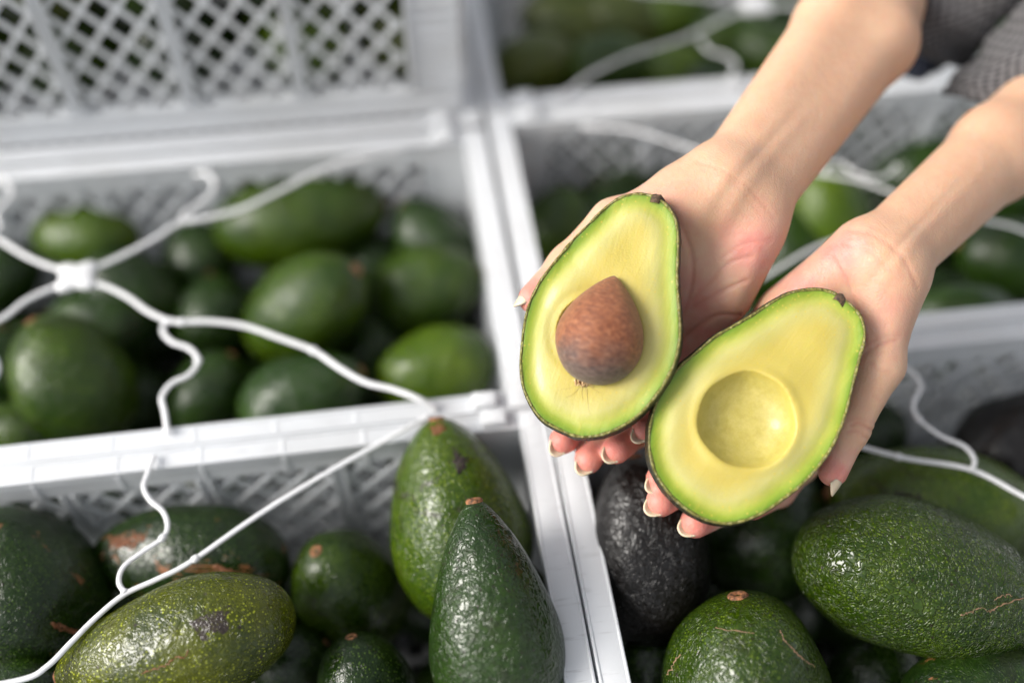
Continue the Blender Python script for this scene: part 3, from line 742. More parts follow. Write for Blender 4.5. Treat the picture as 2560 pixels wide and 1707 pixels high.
    for (a_, r_) in ((-.0030, .0030), (-.0005, .0034), (.0010, .0028), (.0016, .0018), (.0011, .0010), (.0010, 0.0001)):
        for k in range(n):
            th = 2*math.pi*k/n; q = r_*(1+.18*math.sin(3*th+seed)); q *= 1+.2*math.sin(2*th+seed*2); V.append(np.array([*sp, -.0016])+dv*(a_+.0010+.0005*math.sin(2*th+seed))+e1*q*math.cos(th)*1.1+e2*q*math.sin(th)*.8)
    m.add(V, [(i*n+k, i*n+(k+1) % n, (i+1)*n+(k+1) % n, (i+1)*n+k) for i in range(5) for k in range(n)])
    m.build('stem_nub', M_NUB, root, smooth=True)
    return root, loc2, M, (u, v, n_c, c_c)
nb_ = NT('stem_nub_mat'); nv_ = obj_coord(nb_)
nb_.l(nb_.ramp(noise(nb_, nv_, 600, 4), [(.35, (.02, .013, .008)), (.7, (.16, .09, .045))]), nb_.b.inputs['Base Color']); nb_.b.inputs['Roughness'].default_value = .7
bb_ = nb_.n('ShaderNodeBump', Strength=1.0, Distance=.001); nb_.l(noise(nb_, nv_, 800, 4), bb_.inputs['Height']); nb_.l(bb_.outputs[0], nb_.b.inputs['Normal'])
M_NUB = nb_.m
OUT1 = [(600,200),(645,209),(690,235),(725,280),(740,340),(739,420),(736,500),(742,600),(748,680),(745,750),(730,820),(700,890),(660,950),(600,1020),(530,1070),(450,1103),(370,1108),(300,1083),(230,1043),(190,990),(160,920),(150,840),(155,760),(165,680),(185,605),(225,525),(285,445),(340,380),(400,318),(450,265),(510,220),(560,203)]
OUT2 = [(1260,555),(1320,568),(1370,600),(1412,640),(1435,690),(1437,745),(1417,820),(1397,900),(1375,990),(1350,1070),(1312,1150),(1265,1220),(1200,1290),(1120,1350),(1040,1400),(950,1430),(870,1425),(790,1390),(720,1335),(670,1270),(640,1200),(630,1120),(640,1040),(665,960),(700,900),(750,840),(820,780),(880,730),(950,690),(1020,650),(1090,605),(1150,573),(1200,560)]
half1, l1, M1, fr1 = build_half('avocado_half', 'cut avocado half with the brown pit still in it, on the left-hand palm', OUT1, .497, -.17, -.12, (443, 715), .0208, True, (660, 222), .034, (620, 230), 3)
half2, l2, M2, fr2 = build_half('avocado_half', 'cut avocado half with an empty pit hollow, on the right-hand palm', OUT2, .492, -.06, -.16, (995, 1045), .0232, False, (1342, 594), .034, (1345, 600), 5)
# the pit of the first half
def pit_mat():
    t = NT('pit_mat'); v = obj_coord(t)
    fib = noise(t, obj_coord(t, (0, 0, 0), (1, .35, 1)), 650, 6, .7, .5)
    big = noise(t, v, 55, 4, .6, .8)
    c = t.ramp(fib, [(.30, (.085, .022, .008)), (.5, (.22, .060, .017)), (.72, (.44, .18, .075))])
    c = t.mix(t.math('MULTIPLY', t.ramp(big, [(.4, 0.0), (.7, 1.0)]), .35), c, (.31, .115, .045))
    sx = t.n('ShaderNodeSeparateXYZ'); tc = t.n('ShaderNodeTexCoord'); t.l(tc.outputs['Object'], sx.inputs[0])
    # grey bloom and dark base at the blunt end
    a = t.math('ADD', t.math('MULTIPLY', sx.outputs[0], 55), t.math('MULTIPLY', t.math('SUBTRACT', big, .5), 1.6))
    base = t.ramp(a, [(-.0, 1.0), (.0, 1.0)])
    mr = t.n('ShaderNodeMapRange'); t.l(a, mr.inputs[0]); mr.inputs[1].default_value = -1.25; mr.inputs[2].default_value = -.35; mr.inputs[3].default_value = 1; mr.inputs[4].default_value = 0
    grey = t.ramp(fib, [(.35, (.035, .022, .020)), (.7, (.16, .125, .11))])
    c = t.mix(t.math('MULTIPLY', mr.outputs[0], .85), c, grey)
    t.l(c, t.b.inputs['Base Color']); t.b.inputs['Roughness'].default_value = .50
    t.b.inputs['Sheen Weight'].default_value = .15
    bp = t.n('ShaderNodeBump', Strength=.95, Distance=.0008); t.l(t.math('ADD', fib, t.math('MULTIPLY', big, 1.2)), bp.inputs['Height']); t.l(bp.outputs[0], t.b.inputs['Normal'])
    return t.m
top, bot = l1(*z1((525, 510))), l1(*z1((430, 910)))
ax2 = top-bot; Ls = np.linalg.norm(ax2); an2 = math.atan2(ax2[1], ax2[0]); mid = (top+bot)/2
nu, nv = 72, 80; V = []
for i in range(nu+1):
    t_ = math.pi*i/nu; X = math.cos(t_); e = .5*(X+1)
    pf = math.sin(t_)**(.86+.52*e*e)*(1-.46*max(0, (e-.30)/.70)**1.5)
    for j in range(nv):
        k = 2*math.pi*j/nv; rr = pf*.0222*(1+.012*math.sin(3*k+2*t_)+.008*math.sin(5*k-3*t_))
        V.append((X*Ls/2, rr*math.cos(k), rr*math.sin(k)*.93+.0022))
F = [(i*nv+j, (i+1)*nv+j, (i+1)*nv+(j+1) % nv, i*nv+(j+1) % nv) for i in range(nu) for j in range(nv)]
pit = mesh_obj('pit', V, F, pit_mat(), half1, True); pit.location = (mid[0]+fr1[0].dot(R.T@np.array([0,0,0.]))-.0028, mid[1], 0.0005); pit.rotation_euler = (0, 0, an2)
# torn papery base and fibres under the pit
tm = NT('pit_fibre_mat'); tv = obj_coord(tm)
tm.l(tm.ramp(noise(tm, tv, 900, 3), [(.3, (.28, .13, .05)), (.7, (.66, .48, .26))]), tm.b.inputs['Base Color']); tm.b.inputs['Roughness'].default_value = .7
m = MB(); rs = np.random.RandomState(4); b0 = np.array([*l1(*z1((385, 893))), .0022])
for k in range(16):
    a = -1.6+rs.uniform(-.9, .9); ln = rs.uniform(.002, .0055); c0 = b0+np.array([rs.uniform(-.004, .0035), rs.uniform(-.0008, .001), rs.uniform(-.002, .001)])
    sgn = np.array([*(bot-top)/Ls, 0]); pe = np.array([-sgn[1], sgn[0], 0])
    p = [c0, c0+sgn*ln*.5+pe*rs.uniform(-.001, .001), c0+sgn*ln+pe*rs.uniform(-.003, .003)+np.array([0, 0, -.0018])]
    tube(m, catmull(p, 4), [.0006]*9 if False else np.linspace(.0007, .0001, 9), 6)
m.build('pit_fibres', tm.m, half1, smooth=True)

fb = MB()
for q in ([(385, 905), (365, 930), (345, 950), (318, 962)], [(388, 908), (380, 940), (385, 975)], [(395, 908), (400, 945), (405, 1000), (412, 1025)], [(390, 905), (425, 930), (460, 950)], [(378, 902), (340, 925), (300, 930)], [(392, 910), (392, 930), (396, 950)]):
    pts_ = catmull([(*l1(*z1(a)), .00012) for a in q], 5); tube(fb, pts_, np.linspace(.00016, .00003, len(pts_)), 6)
fm1 = NT('tan_fibre'); fm1.b.inputs['Base Color'].default_value = (.40, .30, .09, 1); fb.build('flesh_fibres', fm1.m, half1, smooth=True)

# ---------------------------------------------------------------- the person: hands and forearms
def smin(a, b, k):
    h = np.clip(.5+.5*(b-a)/k, 0, 1); return b+(a-b)*h-k*h*(1-h)
def surface_nets(D, org, h):
    ins = D < 0; nx, ny, nz = D.shape
    c = np.zeros((nx-1, ny-1, nz-1), np.int8)
    for dx in (0, 1):
        for dy in (0, 1):
            for dz in (0, 1): c += ins[dx:nx-1+dx, dy:ny-1+dy, dz:nz-1+dz]
    act = (c > 0) & (c < 8); idx = np.full(c.shape, -1, np.int64); I = np.argwhere(act); idx[act] = np.arange(len(I))
    acc = np.zeros((len(I), 3)); cnt = np.zeros(len(I))
    corners = [(a, b, d) for a in (0, 1) for b in (0, 1) for d in (0, 1)]
    for a in corners:
        for ax in range(3):
            if a[ax]: continue
            b = list(a); b[ax] = 1
            va = D[I[:, 0]+a[0], I[:, 1]+a[1], I[:, 2]+a[2]]; vb = D[I[:, 0]+b[0], I[:, 1]+b[1], I[:, 2]+b[2]]
            cr = (va < 0) != (vb < 0); t = np.where(cr, va/(va-vb+1e-12), 0)
            p = np.array(a, float)[None].repeat(len(I), 0); p[:, ax] += t
            acc[cr] += p[cr]; cnt[cr] += 1
    V = (I+acc/cnt[:, None])*h+org; F = []
    for ax in range(3):
        o1, o2 = [x for x in range(3) if x != ax]
        sl0 = [slice(None)]*3; sl1 = [slice(None)]*3; sl0[ax] = slice(0, -1); sl1[ax] = slice(1, None)
        A, B = ins[tuple(sl0)], ins[tuple(sl1)]; E = np.argwhere(A != B)
        E = E[(E[:, o1] > 0) & (E[:, o2] > 0) & (E[:, o1] < D.shape[o1]-1) & (E[:, o2] < D.shape[o2]-1)]
        def g(d1, d2):
            q = E.copy(); q[:, o1] -= d1; q[:, o2] -= d2; return idx[q[:, 0], q[:, 1], q[:, 2]]
        quad = np.stack([g(1, 1), g(0, 1), g(0, 0), g(1, 0)], 1)
        fl = A[E[:, 0], E[:, 1], E[:, 2]]
        if ax == 1: fl = ~fl
        quad[~fl] = quad[~fl][:, ::-1]
        F.append(quad)
    return V, np.vstack(F)
def rcap(PX, PY, PZ, a, b, ra, rb):
    ba = b-a; l2 = ba.dot(ba); t = np.clip(((PX-a[0])*ba[0]+(PY-a[1])*ba[1]+(PZ-a[2])*ba[2])/l2, 0, 1)
    return np.sqrt((PX-a[0]-t*ba[0])**2+(PY-a[1]-t*ba[1])**2+(PZ-a[2]-t*ba[2])**2)-(ra+(rb-ra)*t)
def build_body(name, caps, grooves, h=.0011, parent=None):
    """caps: list of (a, b, ra, rb, k) in camera axes, joined smoothly in order; grooves: (pts, depth, r)"""
    pts = np.array([p for c in caps for p in (c[0], c[1])]); mr = max(max(c[2], c[3]) for c in caps)+.004
    lo, hi_ = pts.min(0)-mr, pts.max(0)+mr; n = np.ceil((hi_-lo)/h).astype(int)+1
    D = np.full(tuple(n), 1.0, np.float32)
    ax = [lo[i]+np.arange(n[i])*h for i in range(3)]
    for (a, b, ra, rb, k) in caps:
        m = max(ra, rb)+k*1.2+.006; l, u_ = np.minimum(a, b)-m, np.maximum(a, b)+m
        s = [slice(max(0, int((l[i]-lo[i])/h)), min(n[i], int((u_[i]-lo[i])/h)+2)) for i in range(3)]
        X, Y, Z = np.meshgrid(ax[0][s[0]], ax[1][s[1]], ax[2][s[2]], indexing='ij', sparse=True)
        D[tuple(s)] = smin(D[tuple(s)], rcap(X, Y, Z, a, b, ra, rb), k)
    for (gp, r) in grooves:                  # creases: shallow smooth cuts
        for a, b in zip(gp[:-1], gp[1:]):
            m = .006; l, u_ = np.minimum(a, b)-m, np.maximum(a, b)+m
            s = [slice(max(0, int((l[i]-lo[i])/h)), min(n[i], int((u_[i]-lo[i])/h)+2)) for i in range(3)]
            X, Y, Z = np.meshgrid(ax[0][s[0]], ax[1][s[1]], ax[2][s[2]], indexing='ij', sparse=True)
            D[tuple(s)] = -smin(-D[tuple(s)], rcap(X, Y, Z, a, b, r, r), .0022)
    V, F = surface_nets(D, lo, h)
    return V, F
def skin_shader():
    t = NT('skin'); v = obj_coord(t)
    fl = t.n('ShaderNodeAttribute', _attribute_name='flush').outputs['Fac']
    vn = t.n('ShaderNodeAttribute', _attribute_name='vein').outputs['Fac']
    n1 = noise(t, v, 45, 4, .6); n2 = noise(t, v, 260, 3, .6)
    base = t.mix(t.ramp(n1, [(.3, 0.0), (.7, 1.0)]), (.62, .395, .262), (.58, .345, .222))
    palm = t.mix(t.ramp(n1, [(.35, 0.0), (.65, 1.0)]), (.62, .335, .262), (.59, .262, .212))
    ff = t.math('ADD', fl, t.math('MULTIPLY', t.math('SUBTRACT', noise(t, v, 90, 4, .65), .5), .35))
    c = t.mix(t.ramp(ff, [(.12, 0.0), (.55, 1.0)]), base, palm)
    c = t.mix(t.ramp(ff, [(.45, 0.0), (.9, 1.0)]), c, (.60, .185, .150))
    c = t.mix(t.math('MULTIPLY', t.ramp(n2, [(.45, 0.0), (.75, 1.0)]), .22), c, (.58, .28, .20))
    c = t.mix(t.math('MULTIPLY', vn, .14), c, (.40, .36, .33))
    vz = voro(t, v, 45); mole = t.math('MULTIPLY', t.ramp(vz.outputs['Distance'], [(.04, 1.0), (.075, 0.0)]), t.ramp(vz.outputs['Color'], [(.78, 0.0), (.8, 1.0)]))
    c = t.mix(t.math('MULTIPLY', mole, .4), c, (.45, .24, .13))
    cs = t.n('ShaderNodeAttribute', _attribute_name='crease').outputs['Fac']
    c = t.mix(t.math('MULTIPLY', cs, .50), c, (.55, .20, .14))
    t.l(c, t.b.inputs['Base Color'])
    t.l(t.math('ADD', t.math('MULTIPLY', n2, .2), .36), t.b.inputs['Roughness'])
    t.b.inputs['Subsurface Weight'].default_value = .75; t.b.inputs['Subsurface Radius'].default_value = (1.0, .35, .18)
    t.b.inputs['Subsurface Scale'].default_value = .0045; t.b.inputs['Specular IOR Level'].default_value = .42
    fine = voro(t, v, 900).outputs['Distance']
    ln = noise(t, obj_coord(t, (0, 0, 0), (1, .5, 1)), 120, 5, .65, 1.0); ln = t.math('ABSOLUTE', t.math('SUBTRACT', ln, .5))
    bp = t.n('ShaderNodeBump', Strength=.35, Distance=.0006)
    t.l(t.math('ADD', t.math('MULTIPLY', fine, .5), t.math('ADD', t.math('MULTIPLY', n2, .6), t.math('MULTIPLY', t.ramp(ln, [(0, 0.0), (.06, 1.0)]), .35))), bp.inputs['Height']); t.l(bp.outputs[0], t.b.inputs['Normal'])
    return t.m
M_SKIN = skin_shader()
def nail_shader():
    t = NT('nail'); at = t.n('ShaderNodeAttribute', _attribute_name='along').outputs['Fac']
    c = t.ramp(at, [(0, (.72, .42, .34)), (.34, (.72, .43, .35)), (.46, (.60, .48, .35)), (1, (.62, .52, .37))])
    t.l(c, t.b.inputs['Base Color']); t.b.inputs['Roughness'].default_value = .22
    t.b.inputs['Subsurface Weight'].default_value = .3; t.b.inputs['Subsurface Scale'].default_value = .002
    return t.m
M_NAIL = nail_shader()
def nail(tip, axis, dorsal, r, parent, back=.0060, fwd=.0100, wid=.99, wang=1.05):
    a = axis/np.linalg.norm(axis); d = dorsal-a*dorsal.dot(a); d /= np.linalg.norm(d); s = np.cross(a, d)
    nu_, nv_ = 15, 15; V = []; A = []
    for lay in (0, 1):
        for i in range(nu_):
            tt = i/(nu_-1)
            for j in range(nv_):
                th = (j/(nv_-1)*2-1)*wang
                endr = 1-(abs(th)/wang)**2.4*.62
                x = -back+(fwd+back)*tt*1.0
                if tt > .5: x = -back+(fwd+back)*(.5+(tt-.5)*endr)
                rr = r*wid*(1-.16*max(0, tt-.45)) - lay*(.0004+.0021*max(0, min(1, (tt-.35)/.3))*(1-max(0, tt-.75)*3.2))
                lift = -(.0022*max(0, tt-.3)**2)
                V.append(tip+a*x+d*(rr*math.cos(th)+lift-.0014*max(0, tt-.2))+s*rr*math.sin(th)*.98); A.append(tt)
    F = []; o = nu_*nv_
    for i in range(nu_-1):
        for j in range(nv_-1):
            q = (i*nv_+j, i*nv_+j+1, (i+1)*nv_+j+1, (i+1)*nv_+j); F.append(q); F.append(tuple(x+o for x in reversed(q)))
    for i in range(nu_-1):
        for j in (0, nv_-1): F.append((i*nv_+j, (i+1)*nv_+j, (i+1)*nv_+j+o, i*nv_+j+o))
    for j in range(nv_-1):
        for i in (0, nu_-1): F.append((i*nv_+j, i*nv_+j+1, i*nv_+j+1+o, i*nv_+j+o))
    ob = mesh_obj('fingernail', cam2w(V)-np.array(parent['_o']), F, M_NAIL, parent, True); attr(ob, 'along', A)
    return ob
person = empty('person', (0, 0, 0), 'person in a grey knit, sleeves pushed up, holding a cut avocado half in each palm', 'person')
c_ = camv
def chain(pts, rad, k=.004):
    return [(pts[i], pts[i+1], rad[i], rad[i+1], k) for i in range(len(pts)-1)]
def hand(name, arm, palm, fingers, thumb, grooves, flush_pts, veins, nails, ridges=()):
    caps = arm+palm
    for f in fingers+[thumb]: caps += f
    V, F = build_body(name, caps, [])
    me = bpy.data.meshes.new('tmp'); me.from_pydata([tuple(p) for p in V], [], [tuple(map(int, q)) for q in F]); me.update()
    NN = np.empty(len(V)*3); me.vertices.foreach_get('normal', NN); NN = NN.reshape(-1, 3); bpy.data.meshes.remove(me)
    pr_ = V[:, :2]/V[:, 2:3]; cr_ = np.zeros(len(V))
    for (gp, dep) in grooves:
        g2 = catmull([[(x-1280)/FPX, (y-853.5)/FPX, 0] for x, y in gp], 8)[:, :2]
        for a, b in zip(g2[:-1], g2[1:]):
            ba = b-a; t_ = np.clip(((pr_-a)@ba)/max(1e-12, ba.dot(ba)), 0, 1); d_ = np.linalg.norm(pr_-a-t_[:, None]*ba, axis=1)*.52
            cr_ = np.maximum(cr_, dep*np.exp(-(d_/.0011)**2))
    rg_ = np.zeros(len(V))
    for (gp, dep) in ridges:
        g2 = catmull([[(x-1280)/FPX, (y-853.5)/FPX, 0] for x, y in gp], 8)[:, :2]; ng = len(g2)
        for i_, (a, b) in enumerate(zip(g2[:-1], g2[1:])):
            ba = b-a; t_ = np.clip(((pr_-a)@ba)/max(1e-12, ba.dot(ba)), 0, 1); d_ = np.linalg.norm(pr_-a-t_[:, None]*ba, axis=1)*.52
            rg_ = np.maximum(rg_, dep*math.sin(math.pi*(i_+.5)/ng)**.6*np.exp(-(d_/.0040)**2))
    rg_ *= NN[:, 2] < -.05
    cr_ *= NN[:, 2] < -.05
    for _ in range(2):                       # two rounds of light smoothing of the grown surface
        acc = np.zeros_like(V); cn = np.zeros(len(V))
        for q0, q1 in ((0, 1), (1, 2), (2, 3), (3, 0)):
            np.add.at(acc, F[:, q0], V[F[:, q1]]); np.add.at(acc, F[:, q1], V[F[:, q0]]); np.add.at(cn, F[:, q0], 1); np.add.at(cn, F[:, q1], 1)
        V = V*.5+.5*acc/cn[:, None]
    V = V + NN*(rg_*.00085-cr_*.0010)[:, None]
    Wd = cam2w(V)
    o = mesh_obj(name, Wd, [tuple(map(int, q)) for q in F], M_SKIN, person, True)
    o['_o'] = (0., 0., 0.)
    fl = np.zeros(len(V))
    for (p, r, s) in flush_pts: fl = np.maximum(fl, s*np.exp(-(np.linalg.norm(V-p, axis=1)/r)**2))
    attr(o, 'flush', fl)
    vn = np.zeros(len(V))
    for vp in veins:
        for a, b in zip(vp[:-1], vp[1:]):
            ba = b-a; t = np.clip((V-a)@ba/ba.dot(ba), 0, 1); d = np.linalg.norm(V-a-t[:, None]*ba, axis=1); vn = np.maximum(vn, np.exp(-(d/.0022)**2))
    attr(o, 'vein', vn); attr(o, 'crease', cr_)
    for nn in nails: nail(*nn[:4], o, **nn[4])
    del o['_o']
    return o
# ---- hand on the left of the picture (the person's right hand)
wr = c_(1850, 478, .525)
arm1 = [(c_(1815, 452, .528), c_(2085, 60, .590), .0180, .0205, .008), (c_(1885, 505, .530), c_(2180, 105, .595), .0170, .0235, .012),
        (c_(2085, 60, .590), c_(2250, -150, .63), .0205, .0225, .012), (c_(2180, 105, .595), c_(2190, 20, .615), .0235, .0240, .012), (c_(2190, 20, .615), c_(2262, -150, .68), .0245, .029, .012)]
f1 = {'i': [c_(1560, 815, .549), c_(1492, 960, .558), c_(1446, 1045, .549), c_(1406, 1102, .530)],
      'm': [c_(1632, 848, .551), c_(1562, 1005, .561), c_(1506, 1095, .550), c_(1470, 1150, .528)],
      'r': [c_(1706, 858, .550), c_(1648, 995, .560), c_(1590, 1078, .549), c_(1540, 1124, .524)],
      'p': [c_(1772, 835, .546), c_(1712, 955, .554), c_(1660, 1030, .543), c_(1610, 1076, .522)]}
palm1 = [(c_(1800, 455, .528), c_(1590, 760, .548), .0170, .0110, .012), (c_(1830, 480, .532), c_(1650, 800, .551), .0175, .0110, .012),
         (c_(1870, 510, .532), c_(1715, 800, .550), .0165, .0112, .012), (c_(1890, 545, .528), c_(1778, 790, .545), .0138, .0125, .012),
         (c_(1893, 600, .526), c_(1818, 740, .536), .0105, .0110, .012),
         (c_(1775, 468, .524), c_(1545, 560, .523), .0148, .0125, .016), (c_(1700, 500, .528), c_(1560, 680, .545), .0150, .0120, .012)]
th1 = [c_(1532, 560, .526), c_(1422, 664, .526), c_(1334, 746, .520)]
fr = [.0105, .0092, .0083, .0070]
fingers1 = [chain(f1['i'], fr), chain(f1['m'], [.0105, .0095, .0085, .0071]), chain(f1['r'], [.0102, .0092, .0084, .0073]), chain(f1['p'], [.0096, .0083, .0074, .0064])]
thumb1 = chain(th1, [.0125, .0100, .0078], .006)
flush1 = [(f1[q][3], .013, 1.0) for q in f1]+[(f1[q][2], .013, .8) for q in f1]+[(th1[2], .014, .9)]+[(f1[q][0], .030, .55) for q in f1]+[(c_(1880, 620, .515), .022, .55), (c_(1730, 760, .53), .025, .5), (c_(1620, 560, .52), .03, .35)]
gr1 = [([(1745, 405), (1800, 425), (1870, 470), (1935, 545)], .35), ([(1760, 425), (1830, 455), (1900, 530)], .25),
       ([(1650, 500), (1700, 560), (1730, 640), (1725, 730), (1690, 830)], .8), ([(1880, 640), (1820, 660), (1760, 720), (1715, 760)], .5),
       ([(1865, 700), (1800, 730), (1730, 770)], .7), ([(1850, 790), (1790, 790), (1730, 830), (1690, 870)], .9), ([(1930, 600), (1860, 610), (1800, 650)], .3),
       ([(1560, 480), (1600, 520), (1640, 540)], .3), ([(1700, 880), (1750, 870), (1800, 860)], .5), ([(1640, 990), (1690, 985)], .6)]
veins1 = [[c_(1850, 400, .515), c_(1900, 370, .515), c_(1960, 350, .52), c_(2010, 300, .525)], [c_(1730, 470, .508), c_(1790, 440, .51), c_(1850, 400, .51)]]
def nl(fp, r, dors, **kw): return (fp[-1], fp[-1]-fp[-2], np.array(dors, float), r, kw)
nails1 = [nl(f1['i'], .0066, (-.45, .45, 1)), nl(f1['m'], .0068, (-.25, .55, 1)), nl(f1['r'], .0069, (-.45, .6, 1)), nl(f1['p'], .0060, (-.3, .6, 1)),
          (th1[2], th1[2]-th1[1], np.array([-1., -.6, -.25]), .0072, dict(fwd=.0105, wang=.95))]
o1 = hand('right_arm', arm1, palm1, fingers1, thumb1, gr1, flush1, veins1, nails1, [([(2030, 270), (1940, 370), (1860, 470), (1790, 590)], .9), ([(1985, 260), (1890, 360), (1815, 440), (1760, 520)], .7), ([(1660, 500), (1620, 580), (1600, 680)], .6), ([(1900, 600), (1870, 690), (1830, 760)], .8), ([(1760, 640), (1720, 740), (1690, 820)], .5)])
# ---- hand on the right of the picture (the person's left hand)
arm2 = [(c_(2190, 632, .523), c_(2480, 362, .575), .0160, .0195, .008), (c_(2225, 668, .525), c_(2500, 410, .577), .0150, .0190, .012),
        (c_(2480, 362, .575), c_(2760, 110, .63), .0195, .0230, .012), (c_(2500, 410, .577), c_(2790, 160, .63), .0190, .0225, .012)]
f2 = {'p': [c_(1868, 868, .547), c_(1790, 1010, .556), c_(1712, 1125, .543), c_(1648, 1196, .520)],
      'r': [c_(1915, 935, .550), c_(1830, 1090, .560), c_(1745, 1195, .545), c_(1652, 1254, .518)],
      'm': [c_(1975, 995, .550), c_(1910, 1160, .560), c_(1830, 1258, .546), c_(1738, 1306, .520)],
      'i': [c_(2045, 1040, .546), c_(2000, 1160, .555), c_(1945, 1225, .546), c_(1880, 1262, .530)]}
palm2 = [(c_(2170, 640, .527), c_(1900, 840, .545), .0150, .0115, .012), (c_(2185, 650, .530), c_(1945, 900, .550), .0170, .0110, .012),
         (c_(2200, 660, .530), c_(2000, 945, .550), .0170, .0110, .012), (c_(2222, 680, .527), c_(2065, 985, .544), .0165, .0115, .012),
         (c_(2148, 630, .522), c_(1962, 775, .533), .0118, .0125, .012),
         (c_(2222, 715, .520), c_(2194, 905, .519), .0136, .0128, .016), (c_(2180, 760, .530), c_(2130, 930, .540), .0150, .0120, .012)]
th2 = [c_(2192, 915, .518), c_(2124, 1068, .516), c_(2082, 1180, .511)]
fingers2 = [chain(f2['p'], [.0096, .0084, .0075, .0068]), chain(f2['r'], [.0103, .0093, .0085, .0076]), chain(f2['m'], [.0106, .0096, .0087, .0078]), chain(f2['i'], [.0105, .0094, .0085, .0076])]
thumb2 = chain(th2, [.0128, .0093, .0072], .006)
flush2 = [(f2[q][3], .013, 1.0) for q in f2]+[(f2[q][2], .013, .8) for q in f2]+[(th2[2], .014, .75)]+[(f2[q][0], .030, .5) for q in f2]+[(c_(2090, 620, .51), .020, .6), (c_(2000, 700, .52), .022, .5), (c_(2200, 800, .51), .03, .3)]
gr2 = [([(2128, 1062), (2150, 1058), (2178, 1075)], .9), ([(2118, 1080), (2140, 1078), (2166, 1095)], .6), ([(2120, 1050), (2150, 1046), (2186, 1058)], .4),
       ([(2158, 885), (2195, 862), (2240, 850)], .7), ([(2150, 872), (2200, 845), (2250, 838)], .35), ([(2122, 575), (2190, 590), (2260, 650), (2295, 720)], .45), ([(2110, 610), (2170, 625), (2230, 680)], .3),
       ([(2090, 640), (2120, 700), (2145, 790), (2165, 860)], .6), ([(2175, 905), (2200, 925), (2230, 930)], .35), ([(2185, 990), (2200, 1000)], .3), ([(2000, 660), (1960, 720), (1900, 780)], .3)]
veins2 = [[c_(2330, 560, .51), c_(2400, 500, .515), c_(2470, 420, .53)], [c_(2240, 640, .505), c_(2330, 540, .515), c_(2400, 440, .53)]]
nails2 = [nl(f2['p'], .0062, (-.5, .7, 1)), nl(f2['r'], .0072, (-.35, .75, 1)), nl(f2['m'], .0074, (-.35, .8, 1)), nl(f2['i'], .0072, (-.2, .8, 1)),
          (th2[2], th2[2]-th2[1], np.array([1., .25, -.45]), .0068, dict(fwd=.0115, wang=.95))]
o2 = hand('left_arm', arm2, palm2, fingers2, thumb2, gr2, flush2, veins2, nails2, [([(2460, 420), (2350, 530), (2260, 630), (2190, 730)], .9), ([(2420, 420), (2310, 530), (2220, 620), (2160, 690)], .7), ([(2090, 600), (2030, 670), (1970, 740)], .7), ([(2240, 780), (2225, 860), (2205, 930)], .6)])
for o in (o1, o2): o['label'] = 'bare forearm and open palm with long nails'

# ---------------------------------------------------------------- sleeves
def knit_mat(name, light, dark):
    t = NT(name); uv = t.n('ShaderNodeAttribute', _attribute_name='knit_uv').outputs['Vector']
    sx = t.n('ShaderNodeSeparateXYZ'); t.l(uv, sx.inputs[0])
    a = t.math('SINE', t.math('MULTIPLY', sx.outputs[0], 6.2832)); b = t.math('SINE', t.math('MULTIPLY', sx.outputs[1], 6.2832))
    pr = t.math('MULTIPLY', t.math('ADD', t.math('MULTIPLY', a, b), 1.0), .5)
    n1 = noise(t, obj_coord(t), 300, 4); f = t.math('ADD', t.math('MULTIPLY', pr, .8), t.math('MULTIPLY', n1, .4))
    t.l(t.ramp(f, [(.3, dark), (.75, light)]), t.b.inputs['Base Color']); t.b.inputs['Roughness'].default_value = .95
    t.b.inputs['Sheen Weight'].default_value = .2
    bp = t.n('ShaderNodeBump', Strength=.9, Distance=.0012); t.l(f, bp.inputs['Height']); t.l(bp.outputs[0], t.b.inputs['Normal'])
    return t.m
M_KNIT = knit_mat('grey_knit', (.125, .118, .12), (.012, .011, .012))
nvm = NT('navy_cloth'); nvm.l(nvm.ramp(noise(nvm, obj_coord(nvm), 500, 4), [(.3, (.004, .006, .014)), (.7, (.012, .016, .032))]), nvm.b.inputs['Base Color']); nvm.b.inputs['Roughness'].default_value = .9
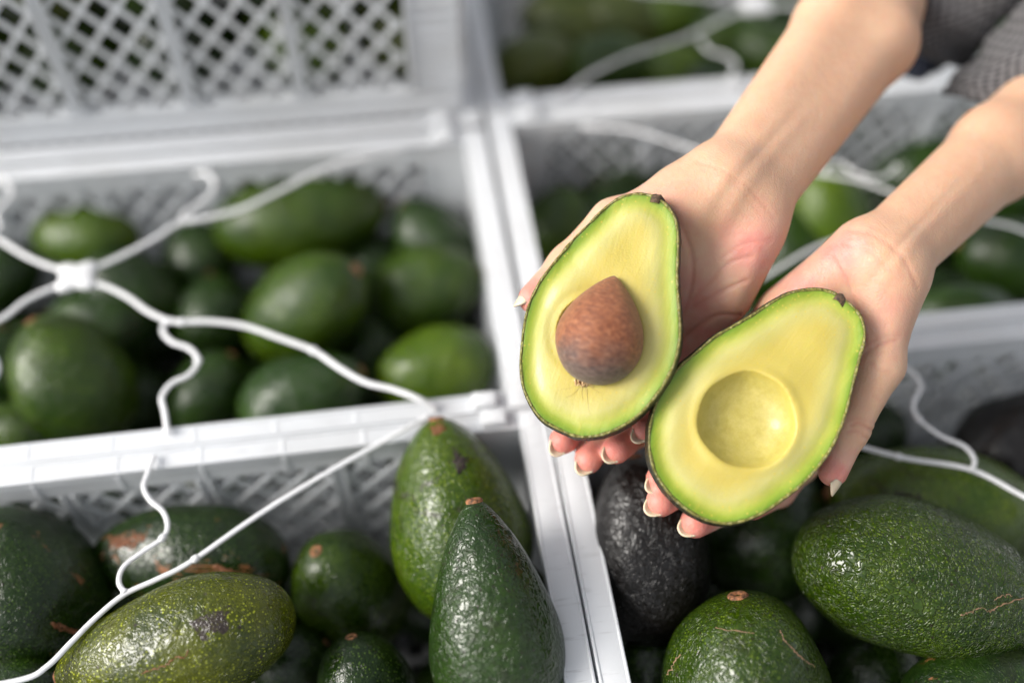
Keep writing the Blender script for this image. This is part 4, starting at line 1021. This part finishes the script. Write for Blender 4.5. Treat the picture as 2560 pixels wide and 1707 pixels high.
def sleeve(name, pts, rad, mat, seed, label=None, fold=.0018, slant=0.0):
    sdir = R @ np.array([-.69, -.73, 0])
    P0 = catmull(pts, 10); n = len(P0); rr = np.interp(np.linspace(0, 1, n), np.linspace(0, 1, len(rad)), rad)
    T = np.gradient(P0, axis=0); T /= np.linalg.norm(T, axis=1)[:, None]; nv = 96; rs = np.random.RandomState(seed); ph = rs.rand(5)*6.28
    V = []; UV = []; dist = np.r_[0, np.cumsum(np.linalg.norm(np.diff(P0, axis=0), axis=1))]
    rows = list(range(n))
    def ring(i, r_, off, uu):
        s = np.cross(T[i], [0, 0, 1.]); s /= np.linalg.norm(s); q = np.cross(s, T[i])
        for k in range(nv):
            a = 2*math.pi*k/nv
            f = fold*(math.sin(3*a+dist[i]*90+ph[0])+.7*math.sin(5*a-dist[i]*160+ph[1]))+fold*.8*math.sin(dist[i]*330+2*math.sin(a+ph[2]))+.0008*abs(math.sin(a*24))
            rv = math.cos(a)*s+math.sin(a)*q; V.append(P0[i]+T[i]*(off-slant*rv.dot(sdir)*max(0, 1-uu/.10))+(r_+f)*rv); UV.append((k*.5, uu*190, 0))
    ring(6, rr[6]-.012, 0, -.012); ring(0, rr[0]-.004, .001, -.004); ring(0, rr[0]-.001, -.0035, -.002); ring(0, rr[0]+.0015, -.0015, -.0005)
    for i in rows: ring(i, rr[i]+.001, 0, dist[i])
    m = len(V)//nv
    F = [(i*nv+k, i*nv+(k+1) % nv, (i+1)*nv+(k+1) % nv, (i+1)*nv+k) for i in range(m-1) for k in range(nv)]
    o = mesh_obj(name, V, F, mat, person, True)
    at = o.data.attributes.new('knit_uv', 'FLOAT_VECTOR', 'POINT'); at.data.foreach_set('vector', np.array(UV, np.float32).ravel())
    if label: o['label'] = label
    return o
sleeve('sleeve', [P(2278, 84, .668), P(2336, -8, .655), P(2405, -125, .645), P(2480, -240, .64)], [.0375, .043, .050, .056], M_KNIT, 3, 'grey knitted sleeve pushed up above the elbow', .0026)
sleeve('shirt_cuff', [P(2272, 118, .672), P(2330, 50, .680), P(2400, -60, .69)], [.0235, .026, .030], nvm.m, 8, 'navy inner sleeve')
sleeve('sleeve', [P(2572, 262, .624), P(2660, 185, .614), P(2760, 95, .606), P(2860, 0, .60)], [.0425, .0430, .045, .048], M_KNIT, 5, 'grey ribbed knit cuff around the lower forearm', .0022, .026)
